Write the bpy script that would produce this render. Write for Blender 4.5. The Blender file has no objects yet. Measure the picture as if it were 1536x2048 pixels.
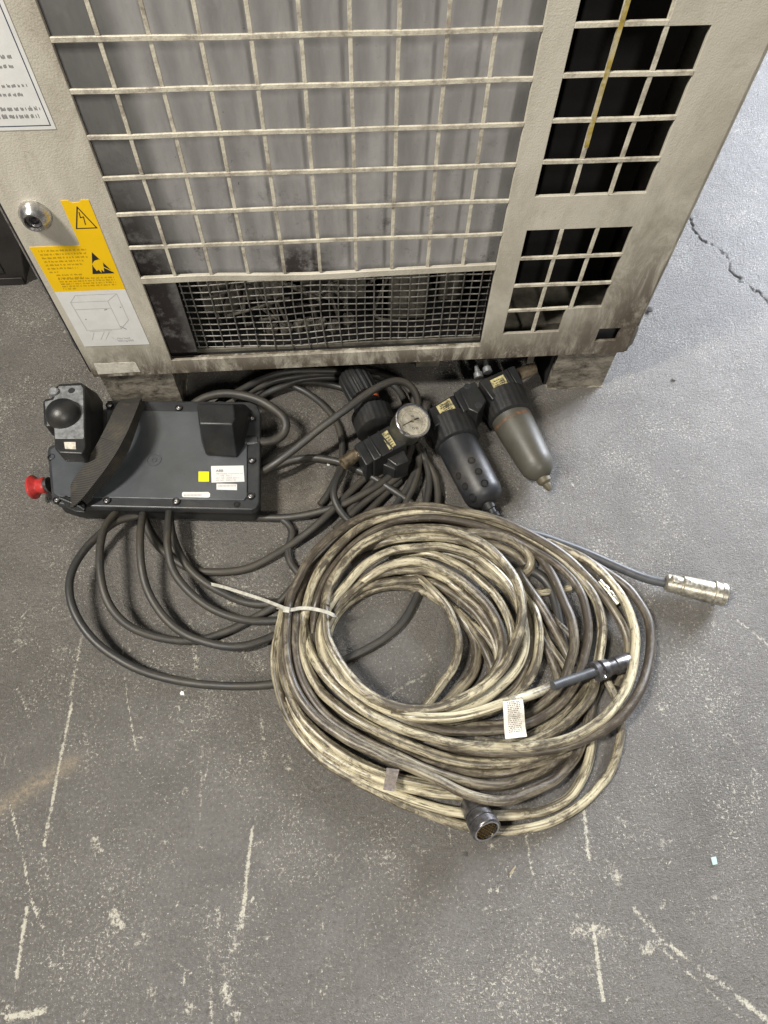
import bpy, bmesh, math, random
import numpy as np
from mathutils import Vector, Matrix, noise
random.seed(7); rng = np.random.default_rng(7)
U = 0.046                      # one grille pitch in metres; everything below is given in pitches
SC = bpy.context.scene
COL = SC.collection

# ------------------------------------------------------------------ camera
F, PITCH, YAW, ROLL = 1373.33, 1.064058, 0.1000722, 0.0302215
CAM = np.array([5.45901, -15.17147, 19.2479])
def cam_axes():
    p, y, r = PITCH, YAW, ROLL
    fw = np.array([math.sin(y)*math.cos(p), math.cos(y)*math.cos(p), -math.sin(p)])
    rt = np.array([math.cos(y), -math.sin(y), 0.]); up = np.cross(rt, fw)
    c, s = math.cos(r), math.sin(r)
    return np.array([c*rt+s*up, -s*rt+c*up, fw])
AX = cam_axes()
cd = bpy.data.cameras.new('camera'); cam = bpy.data.objects.new('camera', cd); COL.objects.link(cam)
cd.sensor_fit = 'VERTICAL'; cd.sensor_height = 24; cd.lens = F/2048*24; cd.clip_start = .02; cd.clip_end = 100
mw = Matrix.Identity(4)
for i in range(3):
    mw[i][0] = AX[0][i]; mw[i][1] = AX[1][i]; mw[i][2] = -AX[2][i]; mw[i][3] = CAM[i]*U
cam.matrix_world = mw; SC.camera = cam

# ------------------------------------------------------------------ world and lamps (an indoor workshop)
w = bpy.data.worlds.new('World'); SC.world = w; w.use_nodes = True
bg = w.node_tree.nodes['Background']; bg.inputs[0].default_value = (.93, .95, 1.0, 1); bg.inputs[1].default_value = .07
def area(name, loc, target, sx, sy, power, color):
    l = bpy.data.lights.new(name, 'AREA'); l.shape = 'RECTANGLE'; l.size = sx; l.size_y = sy; l.energy = power; l.color = color
    o = bpy.data.objects.new(name, l); COL.objects.link(o); o.location = loc
    d = Vector(target)-Vector(loc); o.rotation_euler = d.to_track_quat('-Z', 'Y').to_euler(); return o
area('ceiling_lamp', (-1.35, -.95, 3.0), (.3, -.2, 0), .22, .7, 118, (1, .945, .85))
area('ceiling_lamp', (.9, -3.0, 2.5), (.4, 0, .3), .22, .6, 42, (1, .95, .86))
area('door_daylight', (3.3, 2.1, 1.35), (1.0, .3, 0), 1.7, 1.8, 285, (.86, .91, 1.0))
SC.view_settings.view_transform = 'Standard'; SC.view_settings.look = 'None'; SC.view_settings.exposure = .55; SC.view_settings.gamma = 1

# ------------------------------------------------------------------ helpers
def pt(x, y, h):
    """point at height h (pitches) seen at photo position x, y"""
    d = (x-768)/F*AX[0] - (y-1024)/F*AX[1] + AX[2]
    return CAM + (h-CAM[2])/d[2]*d
def pts(l, h): return [pt(x, y, h) for x, y in l]

class G:
    """a small node-graph helper"""
    def __init__(s, name):
        s.m = bpy.data.materials.new(name); s.m.use_nodes = True; s.t = s.m.node_tree
        s.p = s.t.nodes['Principled BSDF']
    def n(s, typ, ins=None, **kw):
        nd = s.t.nodes.new(typ)
        for k, v in kw.items(): setattr(nd, k, v)
        for k, v in (ins or {}).items(): s.set(nd.inputs[k], v)
        return nd
    def set(s, sock, v):
        if isinstance(v, bpy.types.NodeSocket): s.t.links.new(v, sock)
        elif isinstance(v, bpy.types.Node): s.t.links.new(v.outputs[0], sock)
        else:
            if isinstance(v, tuple) and len(v) == 3 and sock.type == 'RGBA': v = v+(1,)
            sock.default_value = v
    def noise(s, scale, vec=None, detail=4, rough=.6, dist=0.):
        i = {'Scale': scale, 'Detail': detail, 'Roughness': rough, 'Distortion': dist}
        if vec is not None: i['Vector'] = vec
        return s.n('ShaderNodeTexNoise', i).outputs['Fac']
    def ramp(s, v, a, b, lo=0., hi=1.):
        return s.n('ShaderNodeMapRange', {0: v, 1: a, 2: b, 3: lo, 4: hi}).outputs[0]
    def math(s, op, a, b=0.): return s.n('ShaderNodeMath', {0: a, 1: b}, operation=op).outputs[0]
    def mix(s, f, a, b):
        nd = s.n('ShaderNodeMix', data_type='RGBA'); s.set(nd.inputs[0], f); s.set(nd.inputs[6], a); s.set(nd.inputs[7], b); return nd.outputs[2]
    def bump(s, h, strength, dist=.001):
        s.set(s.p.inputs['Normal'], s.n('ShaderNodeBump', {'Height': h, 'Strength': strength, 'Distance': dist}).outputs[0])
    def out(s, col=None, rough=None, metal=None, spec=None):
        if col is not None: s.set(s.p.inputs['Base Color'], col)
        if rough is not None: s.set(s.p.inputs['Roughness'], rough)
        if metal is not None: s.set(s.p.inputs['Metallic'], metal)
        if spec is not None: s.set(s.p.inputs['Specular IOR Level'], spec)
        return s.m

def plain(name, col, rough=.5, metal=0., var=.25, nscale=60, bump=.15, bscale=400, dirt=None, spec=.5, dirtlo=.5, dirthi=.75):
    g = G(name); pos = g.n('ShaderNodeNewGeometry').outputs['Position']
    a = g.noise(nscale, pos); dark = tuple(c*(1-var) for c in col); lite = tuple(min(1, c*(1+var)) for c in col)
    c = g.mix(g.ramp(a, .3, .7), dark, lite)
    if dirt: c = g.mix(g.ramp(g.noise(nscale*.35, pos, 8, .7), dirtlo, dirthi), c, dirt)
    g.bump(g.noise(bscale, pos, 3), bump, .0006)
    return g.out(c, g.ramp(a, .2, .8, rough*.8, min(1, rough*1.2)), metal, spec)

class MB:
    """collects vertices (in pitches) and faces"""
    def __init__(s): s.v = []; s.f = []; s.uv = None
    def add(s, vs, fs):
        o = len(s.v); s.v += [tuple(map(float, v)) for v in vs]; s.f += [tuple(i+o for i in f) for f in fs]; return s
    def box(s, x0, x1, y0, y1, z0, z1):
        return s.add([(x0,y0,z0),(x1,y0,z0),(x1,y1,z0),(x0,y1,z0),(x0,y0,z1),(x1,y0,z1),(x1,y1,z1),(x0,y1,z1)],
                     [(0,3,2,1),(4,5,6,7),(0,1,5,4),(1,2,6,5),(2,3,7,6),(3,0,4,7)])
    def prism(s, poly, z0, z1, shrink=1.0):
        """poly: world points; walls run straight down to z0"""
        n = len(poly); c = np.mean([p[:2] for p in poly], axis=0)
        a = sum(poly[i][0]*poly[(i+1)%n][1]-poly[(i+1)%n][0]*poly[i][1] for i in range(n))
        if a < 0: poly = poly[::-1]
        top = [(p[0], p[1], z1) for p in poly]; bot = [(c[0]+(p[0]-c[0])*shrink, c[1]+(p[1]-c[1])*shrink, z0) for p in poly]
        return s.add(bot+top, [tuple(range(n))[::-1], tuple(range(n, 2*n))]+[(i, (i+1)%n, n+(i+1)%n, n+i) for i in range(n)])
    def lathe(s, p0, p1, prof, seg=40, ribs=0, ribd=.0, cap=True):
        """prof: (t along p0->p1, radius)"""
        p0 = np.array(p0, float); p1 = np.array(p1, float); d = p1-p0; L = np.linalg.norm(d); d = d/L
        a = np.cross(d, (0, 0, 1)) if abs(d[2]) < .95 else np.cross(d, (1, 0, 0)); a /= np.linalg.norm(a); b = np.cross(d, a)
        vs, fs = [], []
        for t, r in prof:
            for k in range(seg):
                th = 2*math.pi*k/seg; rr = r
                if ribs and (k*ribs % seg) < ribs*1.01 and r > 0: rr = r-ribd
                vs.append(p0+d*L*t+rr*(math.cos(th)*a+math.sin(th)*b))
        m = len(prof)
        for i in range(m-1):
            for k in range(seg):
                fs.append((i*seg+k, (i+1)*seg+k, (i+1)*seg+(k+1) % seg, i*seg+(k+1) % seg))
        if cap: fs.append(tuple(range(seg))); fs.append(tuple(range((m-1)*seg, m*seg))[::-1])
        else: fs += [((m-1)*seg+k, k, (k+1) % seg, (m-1)*seg+(k+1) % seg) for k in range(seg)]
        return s.add(vs, fs)
    def tube(s, path, r, seg=12, uv=True):
        """round cable along a dense path, UV = length, angle"""
        P = np.array(path); T = np.gradient(P, axis=0); T /= np.linalg.norm(T, axis=1)[:, None]
        S = np.cross(T, (0, 0, 1)); ln = np.linalg.norm(S, axis=1); S[ln < 1e-3] = (1, 0, 0); S /= np.linalg.norm(S, axis=1)[:, None]
        N = np.cross(S, T); L = np.r_[0, np.cumsum(np.linalg.norm(np.diff(P, axis=0), axis=1))]
        th = np.arange(seg)*2*math.pi/seg-math.pi/2
        V = P[:, None, :]+r*(np.cos(th)[None, :, None]*S[:, None, :]+np.sin(th)[None, :, None]*N[:, None, :])
        n = len(P); fs = []; uvs = []
        for i in range(n-1):
            for k in range(seg):
                fs.append((i*seg+k, (i+1)*seg+k, (i+1)*seg+(k+1) % seg, i*seg+(k+1) % seg))
                uvs += [(L[i], k/seg), (L[i+1], k/seg), (L[i+1], (k+1)/seg), (L[i], (k+1)/seg)]
        fs.append(tuple(range(seg))); uvs += [(0, 0)]*seg
        fs.append(tuple(range((n-1)*seg, n*seg))[::-1]); uvs += [(0, 0)]*seg
        s.add(V.reshape(-1, 3), fs); s.uv = (s.uv or [])+uvs; return s
    def ribbon(s, path, width, thick, nrm=None):
        """flat strap along path"""
        P = np.array(path); T = np.gradient(P, axis=0); T /= np.linalg.norm(T, axis=1)[:, None]
        S = np.cross(T, np.array(nrm if nrm is not None else (0, 0, 1.))); S /= np.linalg.norm(S, axis=1)[:, None]; N = np.cross(S, T); n = len(P)
        vs = []
        for i in range(n):
            for a, b in ((-1, 0), (1, 0), (1, 1), (-1, 1)): vs.append(P[i]+S[i]*width/2*a+N[i]*thick*b)
        fs = [(i*4+k, i*4+(k+1) % 4, (i+1)*4+(k+1) % 4, (i+1)*4+k) for i in range(n-1) for k in range(4)]
        return s.add(vs, fs+[(3, 2, 1, 0), tuple(range((n-1)*4, n*4))])
    def hull(s, ps):
        bm = bmesh.new(); [bm.verts.new(tuple(map(float, p))) for p in ps]
        r = bmesh.ops.convex_hull(bm, input=bm.verts); bmesh.ops.dissolve_limit(bm, angle_limit=.03, verts=bm.verts, edges=bm.edges)
        bm.verts.index_update(); s.add([v.co[:] for v in bm.verts], [[v.index for v in f.verts] for f in bm.faces]); bm.free(); return s

ROOT = {}
def origin(parent):
    o = np.zeros(3)
    while parent is not None: o += np.array(parent.location)/U; parent = parent.parent
    return o
def part(name, mb, mat, parent=None, bevel=0., seg=2, smooth=True, angle=35, base=None):
    """link one mesh object; world geometry, origin at the parent's origin (or at base)"""
    org = origin(parent) if parent is not None else (np.array(base, float) if base is not None else np.zeros(3))
    me = bpy.data.meshes.new(name); V = (np.array(mb.v)-org)*U
    me.from_pydata(V.tolist(), [], mb.f)
    if mb.uv:
        l = me.uv_layers.new(name='UVMap'); l.data.foreach_set('uv', np.array(mb.uv, 'f').ravel())
    if not mb.uv:
        bm = bmesh.new(); bm.from_mesh(me); bmesh.ops.recalc_face_normals(bm, faces=bm.faces); bm.to_mesh(me); bm.free()
    me.materials.append(mat)
    if smooth: me.shade_smooth(); me.set_sharp_from_angle(angle=math.radians(angle))
    o = bpy.data.objects.new(name, me); COL.objects.link(o)
    if parent is not None: o.parent = parent
    else: o.location = tuple(org*U)
    if bevel:
        b = o.modifiers.new('bevel', 'BEVEL'); b.width = bevel*U; b.segments = seg; b.limit_method = 'ANGLE'; b.angle_limit = math.radians(30)
    return o
def thing(name, label, cat, loc, group=None):
    o = bpy.data.objects.new(name, None); COL.objects.link(o); o.empty_display_size = .02
    o.location = tuple(np.array(loc, float)*U); return tag(o, label, cat, group)
def tag(o, label, cat, group=None):
    o['label'] = label; o['category'] = cat
    if group: o['group'] = group
    return o
def spline(P, step=.12):
    """smooth dense path through 3D points (centripetal-like Catmull-Rom)"""
    P = [np.array(p, float) for p in P]; P = [2*P[0]-P[1]]+P+[2*P[-1]-P[-2]]; out = []
    for i in range(1, len(P)-2):
        a, b, c, d = P[i-1:i+3]; n = max(2, int(np.linalg.norm(c-b)/step))
        for k in range(n):
            t = k/n; out.append(.5*((2*b)+(-a+c)*t+(2*a-5*b+4*c-d)*t*t+(-a+3*b-3*c+d)*t**3))
    out.append(P[-2]); out = np.array(out)
    for _ in range(3): out[1:-1] = (out[:-2]+2*out[1:-1]+out[2:])/4
    return out
def traced(l, hs, step=.12):
    """photo positions and heights -> 3D path"""
    hs = [hs]*2 if not isinstance(hs, (list, tuple)) else hs
    h = np.interp(np.linspace(0, 1, len(l)), np.linspace(0, 1, len(hs)), hs)
    return spline([pt(x, y, z) for (x, y), z in zip(l, h)], step)
def text(name, body, size, mat, parent, o, xd, yd, off=.012):
    """flat print lying on a surface: o lower left corner, xd / yd unit directions"""
    c = bpy.data.curves.new(name, 'FONT'); c.body = body; c.size = 1; c.space_line = 1.0
    t = bpy.data.objects.new(name, c); COL.objects.link(t); bpy.context.view_layer.update()
    me = bpy.data.meshes.new_from_object(t.evaluated_get(bpy.context.evaluated_depsgraph_get()))
    bpy.data.objects.remove(t); xd = np.array(xd, float); yd = np.array(yd, float); nn = np.cross(xd, yd); nn /= np.linalg.norm(nn)
    m = MB(); co = [np.array(o, float)+xd*v.co.x*size+yd*v.co.y*size+nn*off for v in me.vertices]
    m.add(co, [tuple(p.vertices) for p in me.polygons]); ob = part(name, m, mat, parent, smooth=False)
    bpy.data.meshes.remove(me); return ob

# ------------------------------------------------------------------ materials
def beige_paint():
    g = G('beige_textured_paint'); pos = g.n('ShaderNodeNewGeometry').outputs['Position']
    c = g.mix(g.ramp(g.noise(7, pos, 6, .65), .35, .7), (.54, .51, .435), (.45, .425, .355))
    rub = g.n('ShaderNodeMapping', {'Vector': pos, 'Scale': (1.3, 1, .5), 'Rotation': (0, .9, 0)})
    c = g.mix(g.ramp(g.noise(8, rub, 10, .72, .6), .44, .70, 0, .75), c, (.27, .24, .19))
    c = g.mix(g.ramp(g.noise(33, pos, 8, .75), .58, .72, 0, .45), c, (.22, .185, .14))
    c = g.mix(g.ramp(g.noise(70, pos, 6, .8), .645, .70, 0, .85), c, (.07, .058, .045))
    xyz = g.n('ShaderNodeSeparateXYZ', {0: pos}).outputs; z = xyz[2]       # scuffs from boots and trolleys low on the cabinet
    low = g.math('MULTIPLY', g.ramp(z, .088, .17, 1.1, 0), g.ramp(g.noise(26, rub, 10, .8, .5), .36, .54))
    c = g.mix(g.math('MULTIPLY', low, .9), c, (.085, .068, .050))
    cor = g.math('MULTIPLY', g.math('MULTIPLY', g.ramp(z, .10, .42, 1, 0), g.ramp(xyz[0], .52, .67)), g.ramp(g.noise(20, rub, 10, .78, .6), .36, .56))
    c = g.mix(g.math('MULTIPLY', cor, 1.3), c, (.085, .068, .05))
    edg = g.math('MULTIPLY', g.ramp(g.math('ABSOLUTE', g.math('SUBTRACT', xyz[0], .004)), .035, 0.0), g.ramp(g.noise(16, rub, 9, .75, .5), .40, .62))
    c = g.mix(g.math('MULTIPLY', edg, .6), c, (.20, .165, .12))
    h = g.math('ADD', g.noise(520, pos, 2, .5), g.math('MULTIPLY', g.noise(210, pos, 2), .6))
    g.bump(h, .42, .0009); return g.out(c, .42, 0, .5)
def bar_paint():
    g = G('beige_bar_paint'); pos = g.n('ShaderNodeNewGeometry').outputs['Position']
    c = g.mix(g.ramp(g.noise(45, pos, 6, .7), .44, .66), (.55, .515, .42), (.24, .21, .17))
    c = g.mix(g.ramp(g.noise(190, pos, 5, .8), .60, .70, 0, .6), c, (.12, .10, .08))
    g.bump(g.noise(420, pos, 3), .5, .001); return g.out(c, .4)
BEIGE = beige_paint(); BAR = bar_paint()
def foot_paint():
    g = G('grimy_plinth_paint'); pos = g.n('ShaderNodeNewGeometry').outputs['Position']
    mp = g.n('ShaderNodeMapping', {'Vector': pos, 'Scale': (.75, 1, 1.25), 'Rotation': (0, .25, 0)})
    c = g.mix(g.ramp(g.noise(40, mp, 12, .82, .3), .40, .60), (.27, .245, .20), (.040, .033, .027))
    g.bump(g.noise(300, pos, 3), .5, .001); return g.out(c, .55)
FOOT = foot_paint()
def plate_steel():
    g = G('galvanised_plate'); pos = g.n('ShaderNodeNewGeometry').outputs['Position']
    mp = g.n('ShaderNodeMapping', {'Vector': pos, 'Scale': (4, 4, .7)})
    c = g.mix(g.ramp(g.noise(9, mp, 6, .65), .35, .66), (.27, .265, .262), (.38, .372, .368))
    c = g.mix(g.ramp(g.noise(14, pos, 6, .65), .55, .75, 0, .7), c, (.47, .46, .46))
    z = g.n('ShaderNodeSeparateXYZ', {0: pos}).outputs[2]
    oil_shade = g.math('MULTIPLY', g.ramp(z, .26, .45, .8, .1), g.ramp(g.noise(30, pos, 9, .8), .56, .68))  # on this plate, oil stains alone
    px = g.n('ShaderNodeSeparateXYZ', {0: pos}).outputs[0]
    for cx, wx, zt in ((.205, .055, .30), (.0, .05, .42)):
        b_ = g.math('MULTIPLY', g.ramp(g.math('ABSOLUTE', g.math('SUBTRACT', px, cx)), wx, wx*.2), g.ramp(z, zt, .25, 0, 1.3))
        oil_shade = g.math('MAXIMUM', oil_shade, g.math('MULTIPLY', b_, g.ramp(g.noise(45, pos, 8, .75), .30, .55)))
    c = g.mix(oil_shade, c, (.06, .05, .048))
    c = g.mix(g.ramp(g.noise(110, pos, 4, .7), .68, .74, 0, .85), c, (.05, .045, .04))
    g.bump(g.noise(160, pos, 4), .2, .0008); return g.out(c, .5, .1)
PLATE = plate_steel()
def cable_mat(name, light, mid, dark, lo=.40, hi=.60, rough=.45):
    g = G(name); uv = g.n('ShaderNodeTexCoord').outputs['UV']; rnd = g.n('ShaderNodeObjectInfo').outputs['Random']
    off = g.n('ShaderNodeCombineXYZ', {0: g.math('MULTIPLY', rnd, 91.), 1: g.math('MULTIPLY', rnd, 3.), 2: g.math('MULTIPLY', rnd, 17.)})
    v = g.n('ShaderNodeVectorMath', {0: uv, 1: off}, operation='ADD').outputs[0]
    def m(sx, sy): return g.n('ShaderNodeMapping', {'Vector': v, 'Scale': (sx, sy, 1)}).outputs[0]
    streak = g.noise(1, m(.5, 5.2), 10, .74, .8); blot = g.noise(1, m(.33, .9), 4, .65); fine = g.noise(1, m(1.8, 12), 6, .78)
    smear = g.noise(1, m(1.6, 2.6), 12, .78, 1.0); long_ = g.noise(1, m(.22, 7.5), 6, .7)
    s = g.math('ADD', g.math('MULTIPLY', streak, .45), g.math('MULTIPLY', blot, .55))
    s = g.math('ADD', s, g.math('MULTIPLY', g.math('SUBTRACT', rnd, .5), .14))
    c = g.mix(g.ramp(s, lo, hi), light, mid)
    sm = g.math('ADD', smear, g.math('MULTIPLY', g.math('SUBTRACT', s, .5), .8))
    c = g.mix(g.ramp(sm, .47, .585, 0, .9), c, dark)
    c = g.mix(g.ramp(long_, .49, .62, 0, .9), c, dark)
    c = g.mix(g.ramp(long_, .43, .34, 0, .45), c, light)
    c = g.mix(g.ramp(fine, .555, .61, 0, .9), c, dark)
    c = g.mix(g.ramp(fine, .38, .33, 0, .6), c, light)
    g.bump(g.math('ADD', streak, g.math('MULTIPLY', fine, .4)), .4, .001)
    return g.out(c, g.ramp(s, .4, .7, rough*.8, rough*1.35))
CREAM = cable_mat('dirty_cream_cable', (.56, .51, .36), (.27, .235, .16), (.050, .040, .029), .39, .57, .36)
DARKCREAM = cable_mat('very_dirty_cream_cable', (.35, .31, .215), (.14, .12, .088), (.042, .033, .025), .35, .52, .36)
BLACKC = cable_mat('black_rubber_cable', (.028, .029, .030), (.021, .021, .021), (.050, .044, .034), .44, .66, .5)
GREYC = plain('grey_sleeve', (.055, .058, .064), .42, nscale=70, bump=.3)
PBLK = plain('black_plastic', (.014, .015, .016), .42, nscale=40, bump=.35, dirt=(.034, .030, .025))
PDARK = plain('dark_shell_plastic', (.027, .029, .032), .40, nscale=25, bump=.3, bscale=700, dirt=(.065, .06, .053), dirtlo=.55)
def worn_plate():
    g = G('worn_back_plate'); pos = g.n('ShaderNodeNewGeometry').outputs['Position']
    c = g.mix(g.ramp(g.noise(14, pos, 6, .6), .3, .7), (.046, .051, .057), (.074, .081, .089))
    mp = g.n('ShaderNodeMapping', {'Vector': pos, 'Scale': (1, 7, 1), 'Rotation': (0, 0, .6)})
    c = g.mix(g.ramp(g.noise(55, mp, 7, .75), .62, .74, 0, .55), c, (.20, .21, .22))
    g.bump(g.noise(900, pos, 2), .3, .0006); return g.out(c, g.ramp(g.noise(30, pos), .3, .7, .30, .46), 0, .7)
PPLATE = worn_plate()
PSCUFF_SHEEN = plain('scuffed_sheen_pod_plastic', (.19, .195, .20), .36, nscale=120, var=.45, bump=.4, dirt=(.07, .07, .07))  # worn grey, with the top's streaky reflection painted into the colour
RED = plain('red_plastic', (.36, .026, .024), .38, nscale=120, var=.25, dirt=(.16, .02, .02))
STEEL = plain('scratched_steel', (.62, .61, .60), .26, .95, nscale=200, var=.25, dirt=(.16, .14, .11))
CHROME = plain('chrome', (.80, .80, .82), .16, 1., nscale=150, var=.12, bump=.05)
NICKEL = plain('dull_nickel', (.42, .395, .33), .40, .7, nscale=220, var=.5, dirt=(.12, .10, .075), dirtlo=.52)
BRASSY = plain('oily_steel_pipe', (.36, .29, .20), .30, .85, nscale=120, var=.3, dirt=(.05, .04, .03))
MDARK = plain('dark_metal_plug', (.16, .155, .16), .32, .8, nscale=150, var=.4, dirt=(.04, .036, .03))
GOLD = plain('gold_contacts', (.80, .56, .22), .25, 1., bump=.0)
ORANGE = plain('orange_ring', (.42, .10, .03), .55, nscale=90, var=.3, dirt=(.13, .05, .025))
WIRE = plain('mesh_wire_steel', (.20, .192, .175), .5, .4, nscale=150, var=.45, dirt=(.09, .08, .065))
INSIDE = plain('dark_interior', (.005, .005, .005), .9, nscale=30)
JUNK = plain('grimy_inner_parts', (.13, .12, .098), .6, nscale=45, var=.5, dirt=(.02, .018, .015))
MAROON = plain('pinkish_grey_rail', (.17, .14, .14), .55, nscale=60)
YELLOW = plain('yellow_sticker', (.80, .50, .003), .45, nscale=30, var=.05, bump=.05)
LEMON = plain('lemon_sticker', (.74, .70, .01), .45, var=.03, bump=.0)
WHITE = plain('white_sticker', (.66, .66, .645), .45, nscale=50, var=.05, bump=.05, dirt=(.5, .48, .44), dirtlo=.62)
GRIMYW = plain('grimy_white_tag', (.60, .57, .50), .45, nscale=180, var=.15, bump=.1, dirt=(.22, .19, .14), dirtlo=.5)
OLDGOLD = plain('faded_gold_label', (.42, .37, .19), .45, nscale=260, var=.3, dirt=(.07, .06, .04), dirtlo=.5, dirthi=.62)
INK = plain('printing_ink', (.015, .015, .018), .6, var=0, bump=0)
INKL = plain('faded_ink', (.36, .36, .37), .6, var=0, bump=0)
INKY = plain('small_print_on_yellow', (.30, .17, .004), .6, var=0, bump=0)
INKB = plain('label_border_ink', (.03, .045, .09), .6, var=0, bump=0)
BOWL = plain('smoky_bowl_plastic', (.066, .064, .052), .48, nscale=25, var=.2, bump=.25, dirt=(.06, .05, .035), dirtlo=.45)
DIAL = plain('dirty_dial', (.60, .56, .46), .4, nscale=170, var=.18, dirt=(.22, .18, .13), dirtlo=.48, dirthi=.68)
NYLON = plain('nylon_tie', (.42, .41, .36), .4, nscale=150, dirt=(.26, .24, .19))
STONE = plain('dark_grit', (.06, .055, .05), .8, nscale=300, bump=.6)
def webbing():
    g = G('woven_strap'); uvw = g.n('ShaderNodeNewGeometry').outputs['Position']
    mp = g.n('ShaderNodeMapping', {'Vector': uvw, 'Rotation': (0, 0, .35)})
    wv = g.n('ShaderNodeTexWave', {'Vector': mp, 'Scale': 150., 'Distortion': .6, 'Detail': 1.}, bands_direction='Y').outputs['Fac']
    c = g.mix(wv, (.014, .013, .012), (.050, .046, .040)); c = g.mix(g.ramp(g.noise(40, uvw, 6, .7), .5, .7, 0, .6), c, (.085, .068, .045))
    g.bump(wv, .6, .001); return g.out(c, .75)
STRAP = webbing()
def lens_mat():
    g = G('gauge_glass'); g.p.inputs['Transmission Weight'].default_value = 1; g.p.inputs['IOR'].default_value = 1.25
    return g.out((1, 1, 1, 1), .08)
LENS = lens_mat()

# ------------------------------------------------------------------ floor
def floor_mat():
    g = G('worn_painted_concrete'); pos = g.n('ShaderNodeNewGeometry').outputs['Position']
    at = lambda n: g.n('ShaderNodeAttribute', attribute_name=n).outputs['Fac']
    big = g.noise(3.2, pos, 5, .6); med = g.noise(24, pos, 6, .65); fin = g.noise(230, pos, 4, .7); vf = g.noise(620, pos, 2, .6)
    c = g.mix(g.ramp(big, .35, .65), (.105, .098, .090), (.142, .134, .125))
    c = g.mix(g.ramp(med, .36, .66, 0, .55), c, (.094, .087, .078))
    c = g.mix(g.ramp(fin, .52, .68, .0, .5), c, (.21, .20, .185))
    c = g.mix(g.ramp(fin, .45, .33, .0, .5), c, (.050, .046, .042))
    c = g.mix(g.ramp(g.noise(6, pos, 7, .7, .5), .50, .68, 0, .45), c, (.072, .066, .058))
    # tiny pale chips, clustered
    clus = g.ramp(g.noise(8, pos, 6, .7), .36, .66, .0, .085)
    th = g.math('ADD', g.noise(310, pos, 5, .85), clus)
    c = g.mix(g.ramp(th, .630, .665, 0, .95), c, (.50, .475, .40))
    th2 = g.math('ADD', g.noise(60, pos, 5, .75, .8), clus)
    c = g.mix(g.math('MULTIPLY', g.ramp(th2, .67, .72, 0, .6), g.ramp(fin, .42, .55)), c, (.44, .42, .36))
    drag = g.n('ShaderNodeMapping', {'Vector': pos, 'Scale': (1, .13, 1), 'Rotation': (0, 0, -.06)})   # fine drag marks, mostly front to back
    c = g.mix(g.math('MULTIPLY', g.ramp(g.noise(170, drag, 6, .75), .63, .69, 0, .7), g.ramp(g.noise(7, pos, 4, .6), .42, .6)), c, (.40, .38, .31))
    drag2 = g.n('ShaderNodeMapping', {'Vector': pos, 'Scale': (.2, 1, 1), 'Rotation': (0, 0, .7)})
    c = g.mix(g.ramp(g.noise(120, drag2, 6, .75), .66, .71, 0, .6), c, (.36, .34, .29))
    # scuffs and scrapes traced on the sheet, broken up by the grain
    sc = g.math('MULTIPLY', g.math('SUBTRACT', g.noise(230, pos, 5, .8), .5), 3.4)
    sc = g.math('ADD', g.math('ADD', at('scuff'), sc), g.math('MULTIPLY', g.math('SUBTRACT', g.noise(38, pos, 3, .6), .5), 1.2))
    c = g.mix(g.math('MULTIPLY', g.ramp(sc, .52, .92, 0, .85), g.ramp(at('scuff'), .08, .3)), c, (.50, .475, .39))
    br = g.math('MULTIPLY', at('brown'), g.ramp(g.noise(160, pos, 5, .75), .42, .62, .15, 1))
    c = g.mix(br, c, (.30, .245, .17))
    ol = g.math('MULTIPLY', at('oil_shade'), g.ramp(g.noise(60, pos, 6, .7), .3, .6, .55, 1))
    c = g.mix(ol, c, (.045, .038, .030))  # stain and painted shade share one dark brown
    c = g.mix(at('crack'), c, (.03, .027, .024))
    hgt = g.math('ADD', g.math('MULTIPLY', fin, 1.), g.math('MULTIPLY', vf, 1.1))
    hgt = g.math('ADD', hgt, g.math('MULTIPLY', med, 1.6))
    g.bump(hgt, .95, .0022)
    return g.out(c, g.ramp(g.noise(60, pos, 5), .3, .7, .30, .50), 0, .5)
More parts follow.
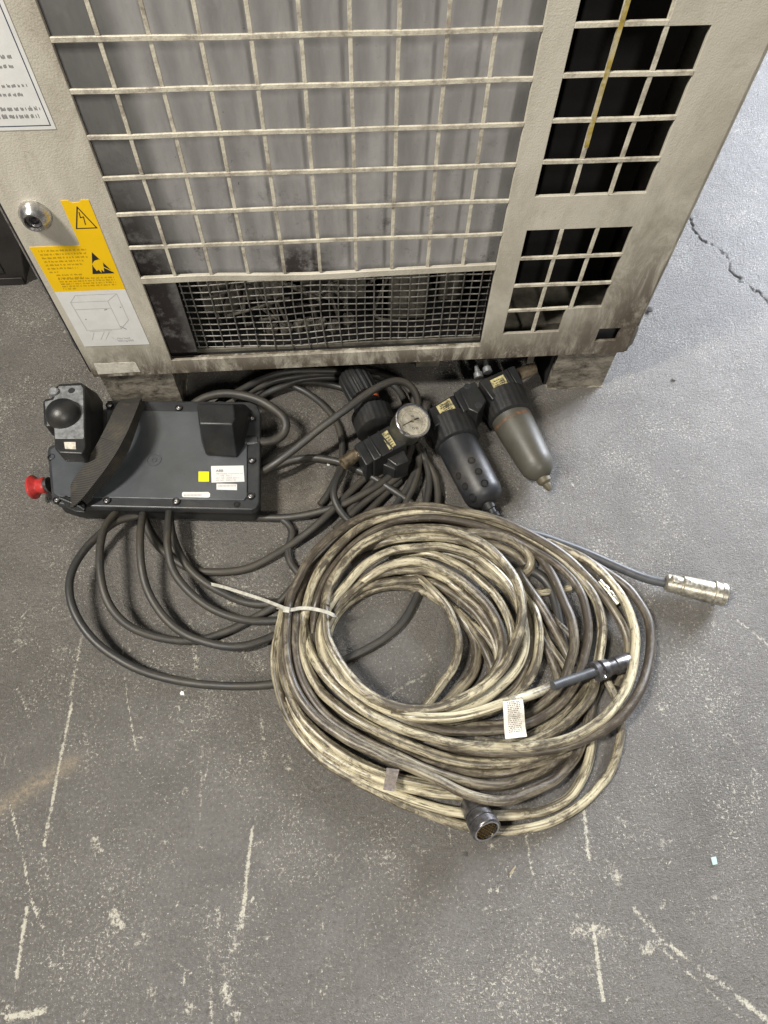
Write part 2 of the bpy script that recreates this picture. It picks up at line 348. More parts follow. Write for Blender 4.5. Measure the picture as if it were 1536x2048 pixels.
def floor():
    fine = .045                                          # about 2 mm
    xs = np.unique(np.round(np.r_[-90, -60, -40, -28, -20, -15, np.arange(-11, -5, .15), np.arange(-5, 25, fine), np.arange(25, 30, .15), 32, 40, 55, 80, 110], 4))
    ys = np.unique(np.round(np.r_[-70, -45, -32, -25, -21, np.arange(-18.6, 9, fine), np.arange(9, 20, .15), 24, 30, 40, 60, 90, 130], 4))
    X, Y = np.meshgrid(xs, ys); P = np.stack([X.ravel(), Y.ravel()], 1); n = len(P)
    def dist(line, w):
        L = np.array([pt(x, y, 0)[:2] for x, y in line]); best = np.full(n, 9.); tt = np.zeros(n)
        lo = L.min(0)-w*3; hi = L.max(0)+w*3; m = np.where(((P > lo) & (P < hi)).all(1))[0]; Q = P[m]; b = np.full(len(m), 9.)
        for a, c in zip(L[:-1], L[1:]):
            d = c-a; t = np.clip(((Q-a)@d)/(d@d), 0, 1); b = np.minimum(b, np.linalg.norm(Q-a-t[:, None]*d, axis=1))
        best[m] = b; return best
    def low(scale, seed):                                 # value noise for wobble
        r = np.random.default_rng(seed).random((64, 64)); x = P[:, 0]*scale; y = P[:, 1]*scale; xi = np.floor(x).astype(int); yi = np.floor(y).astype(int)
        fx = x-xi; fy = y-yi; fx = fx*fx*(3-2*fx); fy = fy*fy*(3-2*fy); g_ = lambda i, j: r[i % 64, j % 64]
        return (g_(xi, yi)*(1-fx)+g_(xi+1, yi)*fx)*(1-fy)+(g_(xi, yi+1)*(1-fx)+g_(xi+1, yi+1)*fx)*fy
    scuff = np.zeros(n); brk = .45+.75*low(1.7, 3); brk2 = .5+.7*low(5, 5)
    SCR = [([(144,1405),(118,1530),(88,1690)],.055,1),([(165,1265),(150,1340),(140,1400)],.07,.7),([(54,1815),(42,1890),(33,1955)],.055,1),
     ([(18,1600),(45,1710),(60,1790),(80,1850),(98,1868)],.028,1),([(245,1290),(255,1400),(275,1520)],.026,.95),([(247,1474),(320,1474)],.02,.9),
     ([(262,1411),(320,1417)],.02,.7),([(404,1490),(400,1640)],.05,.6),([(410,1730),(418,1900),(424,2048)],.06,.62),([(505,1655),(492,1760),(485,1840)],.06,.95),
     ([(485,1830),(466,1905)],.14,.72),([(1050,1660),(1062,1730),(1072,1772)],.05,.85),([(1080,1808),(1082,1838)],.06,.95),([(1168,1625),(1178,1720)],.08,.85),
     ([(1150,1860),(1240,1870)],.2,.6),([(1186,1850),(1196,1930),(1206,2000)],.06,.95),([(1270,1820),(1330,1885),(1420,1950),(1536,2042)],.085,.95),
     ([(1300,1875),(1370,1940),(1480,2035)],.045,.8),([(1190,1850),(1240,1868)],.04,.9),([(1090,1895),(1180,1990)],.03,.6),([(850,1350),(795,1380),(745,1418)],.05,.75),
     ([(1180,1095),(1250,1130),(1320,1175)],.04,.7),([(1455,1225),(1536,1290)],.06,.7),([(1410,1410),(1485,1500),(1518,1600)],.03,.75),([(1500,1530),(1536,1570)],.03,.8),
     ([(0,1320),(150,1225)],.03,.6),([(60,1110),(160,1160)],.025,.6),([(15,2035),(90,2022)],.1,.95),([(380,1240),(400,1380)],.09,.62),([(390,1060),(395,1240)],.07,.55),
     ([(1020,1755),(1030,1735)],.03,1),([(380,1772),(460,1772)],.02,.75),([(1110,1000),(1150,1010),(1115,1120)],.02,.4),([(1075,890),(1110,930),(1160,985)],.05,.75),
     ([(1060,880),(1090,985)],.03,.6),([(895,1640),(908,1720)],.02,.7),([(450,1980),(470,2040)],.2,.7),([(330,1690),(345,1730)],.12,.5),([(430,1270),(520,1330)],.3,.5),
     ([(1010,1690),(1020,1860)],.02,.6),([(1000,1820),(1160,1800)],.03,.5),([(1210,1600),(1250,1650)],.1,.5),([(225,1830),(245,1850)],.16,.75),([(190,1680),(200,1700)],.12,.75),
     ([(500,1050),(560,1110)],.02,.5),([(640,1380),(700,1400)],.05,.5),([(520,1410),(530,1520)],.08,.6),([(0,1510),(60,1480)],.04,.6),([(600,1900),(640,2040)],.02,.5)]
    r2 = np.random.default_rng(11)
    for k in range(150):                                  # small random scratches over the whole floor
        x = r2.uniform(-40, 1560); y = r2.uniform(1080, 2080) if k % 4 else r2.uniform(420, 1500); a = r2.normal(1.5, .5); l = r2.exponential(24)+8
        SCR.append(([(x, y), (x+l*math.cos(a), y+l*math.sin(a))], r2.uniform(.012, .03), r2.uniform(.4, .85)))
    for k in range(70):                                   # blotches of scraped-off paint
        x = r2.uniform(-40, 1560); y = r2.uniform(1150, 2080); SCR.append(([(x, y), (x+r2.normal(0, 9), y+r2.normal(0, 12))], r2.uniform(.05, .20), r2.uniform(.35, .68)))
    for line, wd, amp in SCR:
        d = dist(line, wd*3); scuff = np.maximum(scuff, amp*np.exp(-(d/wd)**2)*np.clip(brk*brk2*1.5, 0, 1.1))
    brown = .8*np.exp(-(dist([(0,1615),(70,1570),(145,1525)], 1)/.22)**2)
    for a_ in ([(1100,860),(1080,900)], [(540,1000),(640,990)]): brown = np.maximum(brown, .4*np.exp(-(dist(a_, 2)/.6)**2))
    oil_shade = np.zeros(n)  # oil stains plus painted shade among cables, by the filters and inside the coil
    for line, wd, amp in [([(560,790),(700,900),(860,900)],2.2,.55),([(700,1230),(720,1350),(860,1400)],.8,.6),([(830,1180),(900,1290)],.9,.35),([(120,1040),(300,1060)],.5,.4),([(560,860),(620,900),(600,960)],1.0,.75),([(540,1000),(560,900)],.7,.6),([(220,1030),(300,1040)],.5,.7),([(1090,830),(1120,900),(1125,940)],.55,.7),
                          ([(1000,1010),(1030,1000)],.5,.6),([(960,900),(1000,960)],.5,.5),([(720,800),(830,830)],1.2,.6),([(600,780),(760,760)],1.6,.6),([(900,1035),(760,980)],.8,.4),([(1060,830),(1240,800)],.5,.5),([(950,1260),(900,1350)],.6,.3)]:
        oil_shade = np.maximum(oil_shade, amp*np.exp(-(dist(line, wd*2)/wd)**2)*np.clip(.5+.9*low(1.3, 8), 0, 1))
    wob = (low(1.6, 21)-.5)*.7+(low(5, 22)-.5)*.25
    P0 = P.copy(); P += wob[:, None]*np.array([.5, .9])
    crk = dist([(1372,430),(1400,475),(1450,522),(1500,570),(1536,600),(1600,650)], 1); P = P0
    crack = np.clip(1.2-crk/.055, 0, 1)*np.clip(low(5, 31)*2.2-.25, .1, 1)
    Z = -.06*crack+.012*(low(1.1, 41)-.5)+.006*(low(9, 42)-.5)
    V = np.c_[P, Z]*U; nx, ny = len(xs), len(ys)
    idx = (np.arange(ny-1)[:, None]*nx+np.arange(nx-1)[None, :]).ravel()
    Fc = np.stack([idx, idx+1, idx+nx+1, idx+nx], 1).astype(np.int32)
    me = bpy.data.meshes.new('floor'); me.vertices.add(n); me.vertices.foreach_set('co', V.astype('f').ravel())
    me.loops.add(Fc.size); me.loops.foreach_set('vertex_index', Fc.ravel()); me.polygons.add(len(Fc)); me.polygons.foreach_set('loop_start', (np.arange(len(Fc))*4).astype('i'))
    me.update(calc_edges=True)
    for nm, a in (('scuff', scuff), ('brown', brown), ('oil_shade', oil_shade), ('crack', crack)):
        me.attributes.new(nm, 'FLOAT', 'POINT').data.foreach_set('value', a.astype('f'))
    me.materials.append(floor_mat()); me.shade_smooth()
    o = bpy.data.objects.new('floor', me); COL.objects.link(o); o['kind'] = 'structure'
floor()

# ------------------------------------------------------------------ cabinet
X0, X1, ZB, ZT, DEPTH = -2.54, 14.90, 1.86, 20.4, 12.5
CAB = thing('electrical_cabinet', 'tall beige control cabinet with square cut ventilation grilles, standing on two plinth feet', 'cabinet', (6.2, 6, 0))
def sheet(xs, zs, hole, y0, y1):
    """flat sheet in the XZ plane with rectangular openings and real thickness"""
    m = MB(); nx, nz = len(xs), len(zs); V = [(x, y, z) for y in (y0, y1) for z in zs for x in xs]; f = []
    solid = lambda i, j: 0 <= i < nx-1 and 0 <= j < nz-1 and not hole((xs[i]+xs[i+1])/2, (zs[j]+zs[j+1])/2)
    id_ = lambda i, j, k: k*nx*nz+j*nx+i
    for j in range(nz-1):
        for i in range(nx-1):
            if not solid(i, j): continue
            f.append((id_(i,j,0), id_(i+1,j,0), id_(i+1,j+1,0), id_(i,j+1,0))); f.append((id_(i,j,1), id_(i,j+1,1), id_(i+1,j+1,1), id_(i+1,j,1)))
            for (di, dj, a, b) in ((-1,0,(i,j),(i,j+1)), (1,0,(i+1,j),(i+1,j+1)), (0,-1,(i,j),(i+1,j)), (0,1,(i,j+1),(i+1,j+1))):
                if not solid(i+di, j+dj): f.append((id_(*a,0), id_(*b,0), id_(*b,1), id_(*a,1)))
    used = sorted({q for t in f for q in t}); mp = {q: k for k, q in enumerate(used)}
    return m.add([V[q] for q in used], [tuple(mp[q] for q in t) for t in f])
OPX0, OPX1 = .08, 9.95; GX = (10.60, 13.50)
def hole(x, z):
    if OPX0 < x < OPX1 and 2.47 < z < 17.8: return True
    if GX[0] < x < GX[1] and 7.90 < z < 17.8: return not (x > 12.56 and z > 11.80)
    if GX[0] < x < GX[1] and 2.99 < z < 6.88: return not (x > 12.40 and z < 3.98)
    if 13.72 < x < 14.42 and 2.46 < z < 3.02: return True
    return False
xs = [X0, OPX0, OPX1, GX[0], 12.40, 12.56, GX[1], 13.72, 14.42, X1]; zs = [ZB, 2.46, 2.47, 2.99, 3.02, 3.98, 6.88, 7.90, 11.80, 17.8, ZT]
# the sheet is bevelled a little so that its cut edges catch the light
part('front_panel', sheet(xs, zs, hole, 0, .10), BEIGE, CAB, bevel=.018, seg=1, smooth=False)
mb = MB().box(X0+.02, X0+.1, .12, DEPTH, ZB, ZT); part('side_panel', mb, BEIGE, CAB)
mb = MB().box(X1-.1, X1+.06, .06, DEPTH, ZB+.05, ZT); part('side_panel', mb, BEIGE, CAB, bevel=.05)
part('back_panel', MB().box(X0+.1, X1-.1, DEPTH-.1, DEPTH, ZB, ZT), BEIGE, CAB)
part('top_panel', MB().box(X0+.1, X1-.1, .1, DEPTH-.1, ZT-.1, ZT), BEIGE, CAB)
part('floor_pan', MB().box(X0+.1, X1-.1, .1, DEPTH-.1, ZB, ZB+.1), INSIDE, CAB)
part('bottom_lip', MB().box(X0, X1, .1, .55, ZB+.02, ZB+.22), BEIGE, CAB, bevel=.03)
part('corner_roll', MB().lathe((X1+.02, .16, ZB+.02), (X1+.02, .16, ZT), [(0, .13), (1, .13)], 20), BEIGE, CAB)
part('door_gasket', MB().box(X0-.07, X0-.012, .05, .16, ZB+.2, ZT), INK, CAB)
part('edge_trim', MB().box(X0-.13, X0-.072, .08, .22, ZB+1.2, ZT), STEEL, CAB)
# plinth feet
def foot(x0, x1):
    m = MB().box(x0, x1, .12, .24, 0.02, ZB-.005); m.box(x0, x0+.12, .24, 11.5, .02, ZB-.005); m.box(x1-.12, x1, .24, 11.5, .02, ZB-.005); m.box(x0-.02, x1+.02, .05, 11.5, 0, .02)
    part('plinth_foot', m, FOOT, CAB, bevel=.02, seg=1)
foot(-2.42, -.1); foot(12.72, 14.72)
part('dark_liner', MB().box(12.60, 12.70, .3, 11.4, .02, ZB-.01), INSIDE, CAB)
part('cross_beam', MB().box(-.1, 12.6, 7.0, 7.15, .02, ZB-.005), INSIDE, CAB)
for a, b, y in ((8.05, 8.9, 1.0), (12.0, 12.25, .9)):
    m = MB().box(a, b, y, y+.12, .45, ZB-.01); m.box(a, a+.1, y+.12, y+1.2, .45, ZB-.01); part('bracket', m, JUNK, CAB, bevel=.02)
# main grille bars, cut from thick sheet, slightly wavy
def vbar(x, z0, z1, wd, th, y, name='grille_bar', mat=BAR, wob=.02, seed=0):
    n = int((z1-z0)/.5)+2; P = []
    for k in range(n):
        z = z0+(z1-z0)*k/(n-1); P.append((x+wob*(noise.noise((seed*3.1, z*.5, 0))), y+wob*noise.noise((seed*1.7, z*.4, 5)), z))
    m = MB(); vs = []
    for p in P:
        for a, b in ((-1, 0), (1, 0), (1, 1), (-1, 1)): vs.append((p[0]+a*wd/2, p[1]+b*th, p[2]))
    m.add(vs, [(i*4+k, i*4+(k+1) % 4, (i+1)*4+(k+1) % 4, (i+1)*4+k) for i in range(n-1) for k in range(4)]+[(3,2,1,0), tuple(range(4*n-4, 4*n))])
    return part(name, m, mat, CAB, bevel=min(wd, th)*.16, seg=1, smooth=False)
def hbar(z, x0, x1, wd, th, y, name='grille_bar', mat=BAR, wob=.02, seed=0, curve=None):
    n = int((x1-x0)/.5)+2; vs = []
    for k in range(n):
        x = x0+(x1-x0)*k/(n-1); zz = z+wob*noise.noise((x*.5, seed*2.3, 0))+(curve(x) if curve else 0); yy = y+wob*noise.noise((x*.4, seed*1.3, 9))
        for a, b in ((-1, 0), (1, 0), (1, 1), (-1, 1)): vs.append((x, yy+b*th, zz+a*wd/2))
    m = MB().add(vs, [(i*4+k, i*4+(k+1) % 4, (i+1)*4+(k+1) % 4, (i+1)*4+k) for i in range(n-1) for k in range(4)]+[(3,2,1,0), tuple(range(4*n-4, 4*n))])
    return part(name, m, mat, CAB, bevel=min(wd, th)*.16, seg=1, smooth=False)
for k in range(1, 10): vbar(k*.997+.02, 5.76, 17.8, .09, .04, .012, seed=k)
for j in range(11):
    if 6.80+j < 17.5: hbar(6.80+j, OPX0, OPX1, .105, .055, -.008, seed=j+20)
hbar(5.665, OPX0, OPX1, .22, .11, -.012, 'grille_rail', BEIGE, .02, 40, lambda x: .055*math.cos(x*.55)-.02*math.cos(x*1.3))
for x in (11.56, 12.56):
    vbar(x, 7.90, 17.8 if x < 12 else 17.8,   .11, .05, .006, seed=x)
    vbar(x-.02*(x > 12), 2.99 if x < 12 else 3.98, 6.88,   .11, .05, .006, seed=x+4)
for z in (8.84, 9.86, 10.86): hbar(z, GX[0], GX[1], .11, .065, -.006, seed=z)
for z in (11.86, 12.86, 13.86, 14.86): hbar(z, GX[0], 12.56, .11, .065, -.006, seed=z)
for z in (4.95, 5.94): hbar(z, GX[0], GX[1], .11, .065, -.006, seed=z)
hbar(3.98, GX[0], 12.46, .11, .065, -.006, seed=3)
# yellow paint drip on one bar
part('paint_drip', MB().ribbon(spline([(11.57, -.002, 9.2), (11.55, -.004, 10.2), (11.56, -.004, 11.4), (11.57, -.004, 12.6), (11.56, -.004, 14)]), .10, .012, (0, -1, 0)), plain('mustard_paint', (.36, .27, .06), .4, nscale=90, var=.35, dirt=(.46, .41, .28), dirtlo=.50, dirthi=.60), CAB)
# inner plate behind the main grille, with its side return, and the fine mesh below it
PY = .80
part('inner_plate', MB().box(-.5, 10.4, PY, PY+.06, 4.98, 18.4), PLATE, CAB)
part('inner_plate', MB().box(-.5, .74, PY-.02, PY+.05, ZB+.1, 4.97), PLATE, CAB)
part('mesh_frame', MB().box(.74, 10.1, PY-.08, PY-.02, 1.98, 2.12), JUNK, CAB)
k = 0; x = .84
def wire(P):
    return MB().tube(spline(P, .3), .021, 6)
while x < 10.1:
    bulge = lambda z: .10*math.sin(z*1.1+x*.6)*math.exp(-((x-4.6)/2.2)**2)
    o = part('mesh_wire', wire([(x+.05*math.sin(z*2+x*.8)*math.exp(-((x-4.4)/1.6)**2), PY+.03*(-1)**k+bulge(z), z) for z in np.linspace(2.05, 5.0, 7)]), WIRE, CAB); k += 1; x += .272
z = 2.16; k = 0
while z < 5.0:
    part('mesh_wire', wire([(x, PY+.02*math.sin(x*3)+.08*math.sin(z*1.1+x*.6)*math.exp(-((x-4.6)/2.2)**2), z+.05*math.sin(x*.9+z)*math.exp(-((x-4.6)/3)**2)-.04*math.exp(-((x-4.4)/.6)**2)) for x in np.linspace(.8, 10.1, 22)]), WIRE, CAB); z += .258
# things inside, seen through the mesh and the side grilles
part('inner_rail', MB().box(4.1, 6.6, 1.1, 1.3, 4.45, 4.95), MAROON, CAB, bevel=.03)
for a in ((.9, 2.3, 2.4, 4.4, 2.0, 5.0), (2.45, 3.7, 1.7, 3.2, 3.2, 5.2), (7.1, 8.4, 1.8, 3.6, 2.0, 4.9), (8.9, 9.8, 2.6, 4, 2.0, 4.2), (4.2, 6.4, 2.9, 4.4, 2.0, 3.6)):
    part('inner_component', MB().box(*a), JUNK, CAB, bevel=.06)
for i in range(7):
    p = (3.2+i*.42+random.uniform(-.1, .1), 1.5+random.uniform(0, .4), 2.0)
    part('inner_coil', MB().lathe(p, (p[0]+.1, p[1]-.05, 2.35), [(0, .2), (.6, .2), (.61, .1), (1, .1)], 16), JUNK, CAB)
for i in range(9):
    a = random.uniform(1.5, 6.5); P = [(a+random.uniform(-.2, .6)*j, 1.25+random.uniform(0, .7), 2.3+random.uniform(0, 2.2)) for j in range(5)]
    part('inner_wire', MB().tube(spline(P), .05, 8), JUNK, CAB)
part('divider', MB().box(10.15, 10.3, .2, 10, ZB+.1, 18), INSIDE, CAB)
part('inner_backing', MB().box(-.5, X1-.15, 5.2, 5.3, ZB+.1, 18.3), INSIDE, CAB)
part('inner_shelf', MB().box(10.3, 14.7, .9, 4.2, 2.0, 2.42), JUNK, CAB)
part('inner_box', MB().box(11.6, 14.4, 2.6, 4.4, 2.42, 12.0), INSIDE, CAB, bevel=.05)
part('inner_cover', MB().box(13.6, 14.6, .25, .3, 2.2, 3.3), PDARK, CAB)
for zc in (2.25,):
    part('hinge_block', MB().hull([(X1+.02, .0, 2.0), (X1+.22, .1, 2.1), (X1+.28, .3, 2.5), (X1+.18, .1, 2.9), (X1+.02, 0, 3.1), (X1+.02, .7, 2.0), (X1+.2, .7, 2.3), (X1+.2, .7, 2.9), (X1+.02, .7, 3.1)]), JUNK, CAB, bevel=.04)
# round lock
lk = part('lock', MB().lathe((-1.84, .02, 7.92), (-1.84, -.34, 7.92), [(0, .37), (.1, .385), (.45, .37), (.8, .29), (1, .25), (1.0, .21), (.5, .205)], 48), STEEL, CAB)
part('lock_core', MB().lathe((-1.84, -.05, 7.92), (-1.84, -.25, 7.92), [(0, .19), (1, .18), (1.0, .12), (.6, .11)], 32), MDARK, lk)
part('lock_slot', MB().box(-1.90, -1.80, -.262, -.2, 7.86, 7.98), INK, lk, bevel=.03)
# stickers on the left stile
def sticker(poly, mat, name='sticker', y=-.012):
    n = len(poly); return part(name, MB().add([(x, y, z) for x, z in poly]+[(x, -.002, z) for x, z in poly], [tuple(range(n)), tuple(range(n, 2*n))[::-1]]+[(i, (i+1) % n, n+(i+1) % n, n+i) for i in range(n)]), mat, CAB, smooth=False)
st = sticker([(-2.36, 5.45), (-.44, 5.45), (-.44, 8.26), (-.62, 8.27), (-.68, 8.21), (-.86, 8.20), (-.93, 8.27), (-1.11, 8.27), (-1.11, 6.96), (-2.40, 6.96)], YELLOW, 'warning_sticker')
sw = sticker([(-2.33, 3.28), (-.38, 3.25), (-.44, 5.445), (-2.36, 5.445)], WHITE, 'drawing_sticker')
sq = sticker([(-2.36, 2.0), (-1.02, 2.03), (-1.04, 2.44), (-1.1, 2.49), (-2.33, 2.49)], GRIMYW, 'torn_sticker')
sb = sticker([(-2.45, 10.03), (-.51, 10.03), (-.51, 15.4), (-2.45, 15.4)], WHITE, 'notice_sticker')
def strokes(name, segs, wd, mat, parent, y=-.014):
    """flat printed lines on the cabinet front: list of ((x,z),(x,z))"""
    m = MB()
    for k, (a, b) in enumerate(segs):
        a = np.array(a, float); b = np.array(b, float); d = b-a; d /= (np.linalg.norm(d)+1e-9); q = np.array([-d[1], d[0]])*wd/2; yy = y-.0004*(k % 5)
        m.add([(p[0], yy, p[1]) for p in (a-q-d*wd/2, b-q+d*wd/2, b+q+d*wd/2, a+q-d*wd/2)], [(0, 1, 2, 3)])
    return part(name, m, mat, parent, smooth=False)
def lines(x0, x1s, z0, dz, wd, mat, parent, seed):
    """rows of unreadably small print"""
    r = random.Random(seed); segs = []
    for i, x1 in enumerate(x1s):
        x = x0; z = z0-i*dz
        while x < x1:
            l = r.uniform(.03, .13); l = min(l, x1-x)
            nseg = max(1, int(l/.022))
            for q in range(nseg):
                xx = x+q*.022; segs.append(((xx, z-.5*wd*r.uniform(.4, 1)), (xx, z+wd*r.uniform(.4, 1.1))))
            x += l+.022
    strokes('small_print', segs, .011, mat, parent)
lines(-2.22, [-1.02, -1.04, -1.04, -1.16, -1.24, -1.4, -1.98], 6.82, .115, .035, INKY, st, 1)
lines(-2.08, [-1.40, -1.40], 6.02, .10, .03, INKY, st, 2)
lines(-2.08, [-.60, -.60, -.60, -.60, -1.72], 5.88, .085, .03, INKY, st, 3)
tri = [(-.95, 7.50), (-.58, 7.50), (-.76, 8.06)]; tri = [(-1.02, 7.47), (-.52, 7.47), (-.78, 8.08)]
strokes('hazard_triangle', [(tri[0], tri[1]), (tri[1], tri[2]), (tri[2], tri[0])], .03, INK, st)
strokes('hazard_bolt', [((-.79, 7.93), (-.81, 7.78)), ((-.81, 7.78), (-.73, 7.80)), ((-.73, 7.80), (-.76, 7.58))], .024, INK, st)
part('static_triangle', MB().add([(x, -.0145, z) for x, z in ((-1.13, 6.02), (-.55, 6.02), (-.90, 6.74))], [(0, 1, 2)]), INK, st, smooth=False)
part('static_hand', MB().add([(x, -.0165, z) for x, z in ((-1.02, 6.36), (-.93, 6.46), (-.80, 6.50), (-.72, 6.44), (-.76, 6.24), (-.80, 6.08), (-.85, 6.16), (-.88, 6.05), (-.92, 6.16), (-.98, 6.12), (-1.02, 6.26))], [tuple(range(11))]), YELLOW, st, smooth=False)
strokes('static_stripe', [((-1.09, 6.36), (-.98, 6.33)), ((-.76, 6.24), (-.58, 6.09))], .03, YELLOW, st, -.0172)
# cabinet drawing on the white sticker
A = [(-2.08, 5.05), (-1.05, 5.05), (-1.02, 3.95), (-2.02, 3.95)]
dr = [(A[0], A[1]), (A[1], A[2]), (A[2], A[3]), (A[3], A[0]), ((-2.06, 4.78), (-1.04, 4.78)), (A[0], (-1.86, 5.30)), ((-1.86, 5.30), (-.72, 5.30)), ((-.72, 5.30), A[1]),
      ((-.72, 5.30), (-.70, 4.3)), ((-.70, 4.3), A[2]), ((-1.85, 3.85), (-2.0, 3.55)), ((-1.55, 3.85), (-1.75, 3.55)), ((-1.40, 3.85), (-1.60, 3.55)), ((-1.95, 3.9), (-1.3, 3.9)), ((-1.4, 3.62), (-1.2, 3.42))]
strokes('line_drawing', dr, .012, INKL, sw); strokes('line_drawing', [((-1.9, 4.38), (-1.88, 4.40)), ((-.78, 4.80), (-.76, 4.80)), ((-1.0, 4.05), (-.88, 3.93)), ((-1.25, 4.72), (-1.18, 4.74))], .018, INK, sw)
text('sticker_text', 'Max load\n350 kg/600 ...', .105, INKL, sw, (-1.27, -.013, 3.53), (1, 0, 0), (0, 0, 1), .003)
# notice sticker: double border and rows of print
strokes('notice_border', [((-.60, 10.12), (-.60, 15.4)), ((-2.45, 10.12), (-.60, 10.12))], .022, INKB, sb)
for i, zz in enumerate((12.95, 12.75, 12.1, 11.92, 11.52, 11.34, 10.96, 10.78)):
    lines(-2.3, [(-.98, -1.02, -.86, -.88, -.78, -.82, -.72, -.86)[i]], zz, .1, .045, INKL if i < 2 else INK, sb, 30+i)
lines(-2.3, [-.68], 10.48, .1, .06, INK, sb, 50); lines(-2.3, [-.76], 10.32, .1, .06, INK, sb, 51)

# ------------------------------------------------------------------ dark box left of the cabinet
p = pt(52, 568, .0); by = p[1]
def on_y(x, y, Y):
    d = (x-768)/F*AX[0]-(y-1024)/F*AX[1]+AX[2]; return CAM+(Y-CAM[1])/d[1]*d
a, b, c = on_y(52, 566, by), on_y(42, 497, by), on_y(-30, 352, by)
DB = thing('machine_base', 'dark steel machine base at the left edge, behind the cabinet corner', 'machine base', (a[0]-3, by+2, 0))
prof = [(a[0]-8, .02), (a[0], .02), (b[0], b[2]), (c[0], c[2]), (c[0]-7, c[2])]
m = MB(); n = len(prof); m.add([(x, by, z) for x, z in prof]+[(x-.2, by+5, z) for x, z in prof], [tuple(range(n)), tuple(range(n, 2*n))[::-1]]+[(i, (i+1) % n, n+(i+1) % n, n+i) for i in range(n)])
DKST = plain('blackened_steel', (.028, .025, .024), .35, .3, nscale=12, var=.5, bump=.2)
part('body', m, DKST, DB, bevel=.04)
part('bottom_flange', MB().box(a[0]-8, a[0]-.02, by-.06, by-.004, .03, .35), DKST, DB, bevel=.02)
part('inset_panel', MB().box(a[0]-7.5, a[0]-.55, by-.05, by-.004, .6, b[2]+.6), DKST, DB, bevel=.02)

# ------------------------------------------------------------------ teach pendant
PN = thing('teach_pendant', 'black hand-held control pendant lying face down on its cables, with strap and red stop button', 'control pendant', pt(310, 910, 0))
PN.location.z = 0
hp = 1.05
outline = [(94,903),(96,894),(106,889),(205,884),(214,800),(500,803),(514,809),(521,826),(519,1003),(514,1014),(503,1020),(140,1012),(112,1006),(103,996)]
part('lower_shell', MB().prism(pts([(97,905),(108,892),(210,884),(216,803),(499,806),(516,825),(514,1002),(502,1015),(140,1008),(108,998)], hp), .16, hp-.28), PBLK, PN, bevel=.06)
bk = part('back_shell', MB().prism(pts(outline, hp), hp-.27, hp), PDARK, PN, bevel=.05, seg=3)
part('back_plate', MB().prism(pts([(100,899),(110,893),(209,888),(214,820),(492,824),(494,840),(494,992),(488,1000),(392,999),(118,993),(107,985)], hp+.06), hp-.01, hp+.06), PPLATE, PN, bevel=.02)
for x, y in ((103,915),(213,1001),(219,811),(357,816),(352,1003),(501,992),(503,921),(504,837),(113,1000)):
    c = pt(x, y, hp+.03)
    s = part('screw_socket', MB().lathe(c-(0,0,.04), c+(0,0,.04), [(0, .125), (1, .12), (1, .09), (.3, .085)], 20), INK, PN)
    part('screw_head', MB().lathe(c-(0,0,.04), c+(0,0,.02), [(0, .07), (.9, .068), (1, .05), (1, .03), (.6, .028)], 16), STEEL, s)
c = pt(474, 1009, hp); part('plug', MB().lathe(c-(0,0,.02), c+(0,0,.025), [(0, .11), (1, .10), (1, .08), (.5, .075), (.9, .07), (.9, .0)], 20), PBLK, PN)
c = pt(308, 920, hp+.06); part('moulded_ring', MB().lathe(c-(0,0,.02), c+(0,0,.02), [(0, .235), (1, .225), (1, .20), (.45, .19), (.45, .10), (.95, .09), (.95, .05), (.4, .04)], 36), PPLATE, PN)
# joystick pod
ht = 2.62
pod = part('joystick_pod', MB().hull(pts([(112,775),(118,769),(163,766),(169,772),(170,896),(163,906),(118,905),(109,896),(106,780)], ht-.3)+pts([(125,905),(132,913),(176,916),(203,908),(209,890),(208,806),(196,788),(140,800)], hp)), PBLK, PN, bevel=.08, seg=3)
part('pod_cap', MB().prism(pts([(112,772),(118,767),(163,764),(170,770),(171,896),(164,908),(118,906),(109,896),(106,850),(92,853),(87,848),(85,802),(90,797),(103,795),(104,776)], ht), ht-.55, ht, .97), PBLK, pod, bevel=.07, seg=3)
part('pod_face', MB().prism(pts([(117,772),(162,770),(166,776),(168,874),(166,877),(110,877),(108,850),(94,849),(89,803),(106,799),(113,786)], ht+.02), ht-.02, ht+.02), PSCUFF_SHEEN, pod, bevel=.015)
c = pt(127, 829, ht+.05); r = .50
part('joystick', MB().lathe(c-(0,0,.05), c+(0,0,.45), [(0, r)]+[(.1+.9*math.sin(t), max(.001, r*math.cos(t))) for t in np.linspace(0, math.pi/2, 12)], 40), PBLK, pod, angle=60)
c = pt(143, 781, ht+.03); part('pod_hole', MB().lathe(c-(0,0,.02), c+(0,0,.004), [(0, .10), (1, .10)], 20), INK, pod)
c = pt(109, 785, ht+.02); part('thumb_notch', MB().lathe(c-(0,0,.3), c+(.0,.0,.12), [(0, .15), (.9, .14), (1, .1)], 20), PSCUFF_SHEEN, pod)
def flat(name, quad, h, mat, parent, th=.012):
    return part(name, MB().prism(pts(quad, h), h-th, h), mat, parent, smooth=False)
flat('pod_label', [(128,884),(151,884),(152,898),(130,897)], ht+.025, GRIMYW, pod, .03)
# grip hump
g1 = pts([(394,807),(467,808),(470,838),(464,848),(399,847)], 2.22)
g2 = pts([(412,911),(474,915)], hp+.1); g2l = pts([(490,892),(504,822),(489,808)], hp+.02)
base = [(g1[0][0]+.05, g1[0][1], hp), (g1[0][0]+.08, g1[4][1]-.2, hp)]
part('hand_grip', MB().hull(g1+g2+g2l+base+pts([(403,885),(396,835)], hp+.05)), PBLK, PN, bevel=.07, seg=3, angle=50)
part('cable_gland', MB().lathe(pt(484, 886, .95), pt(520, 884, .88), [(0, .22), (.85, .22), (.86, .18), (1, .18)], 28), PDARK, PN)
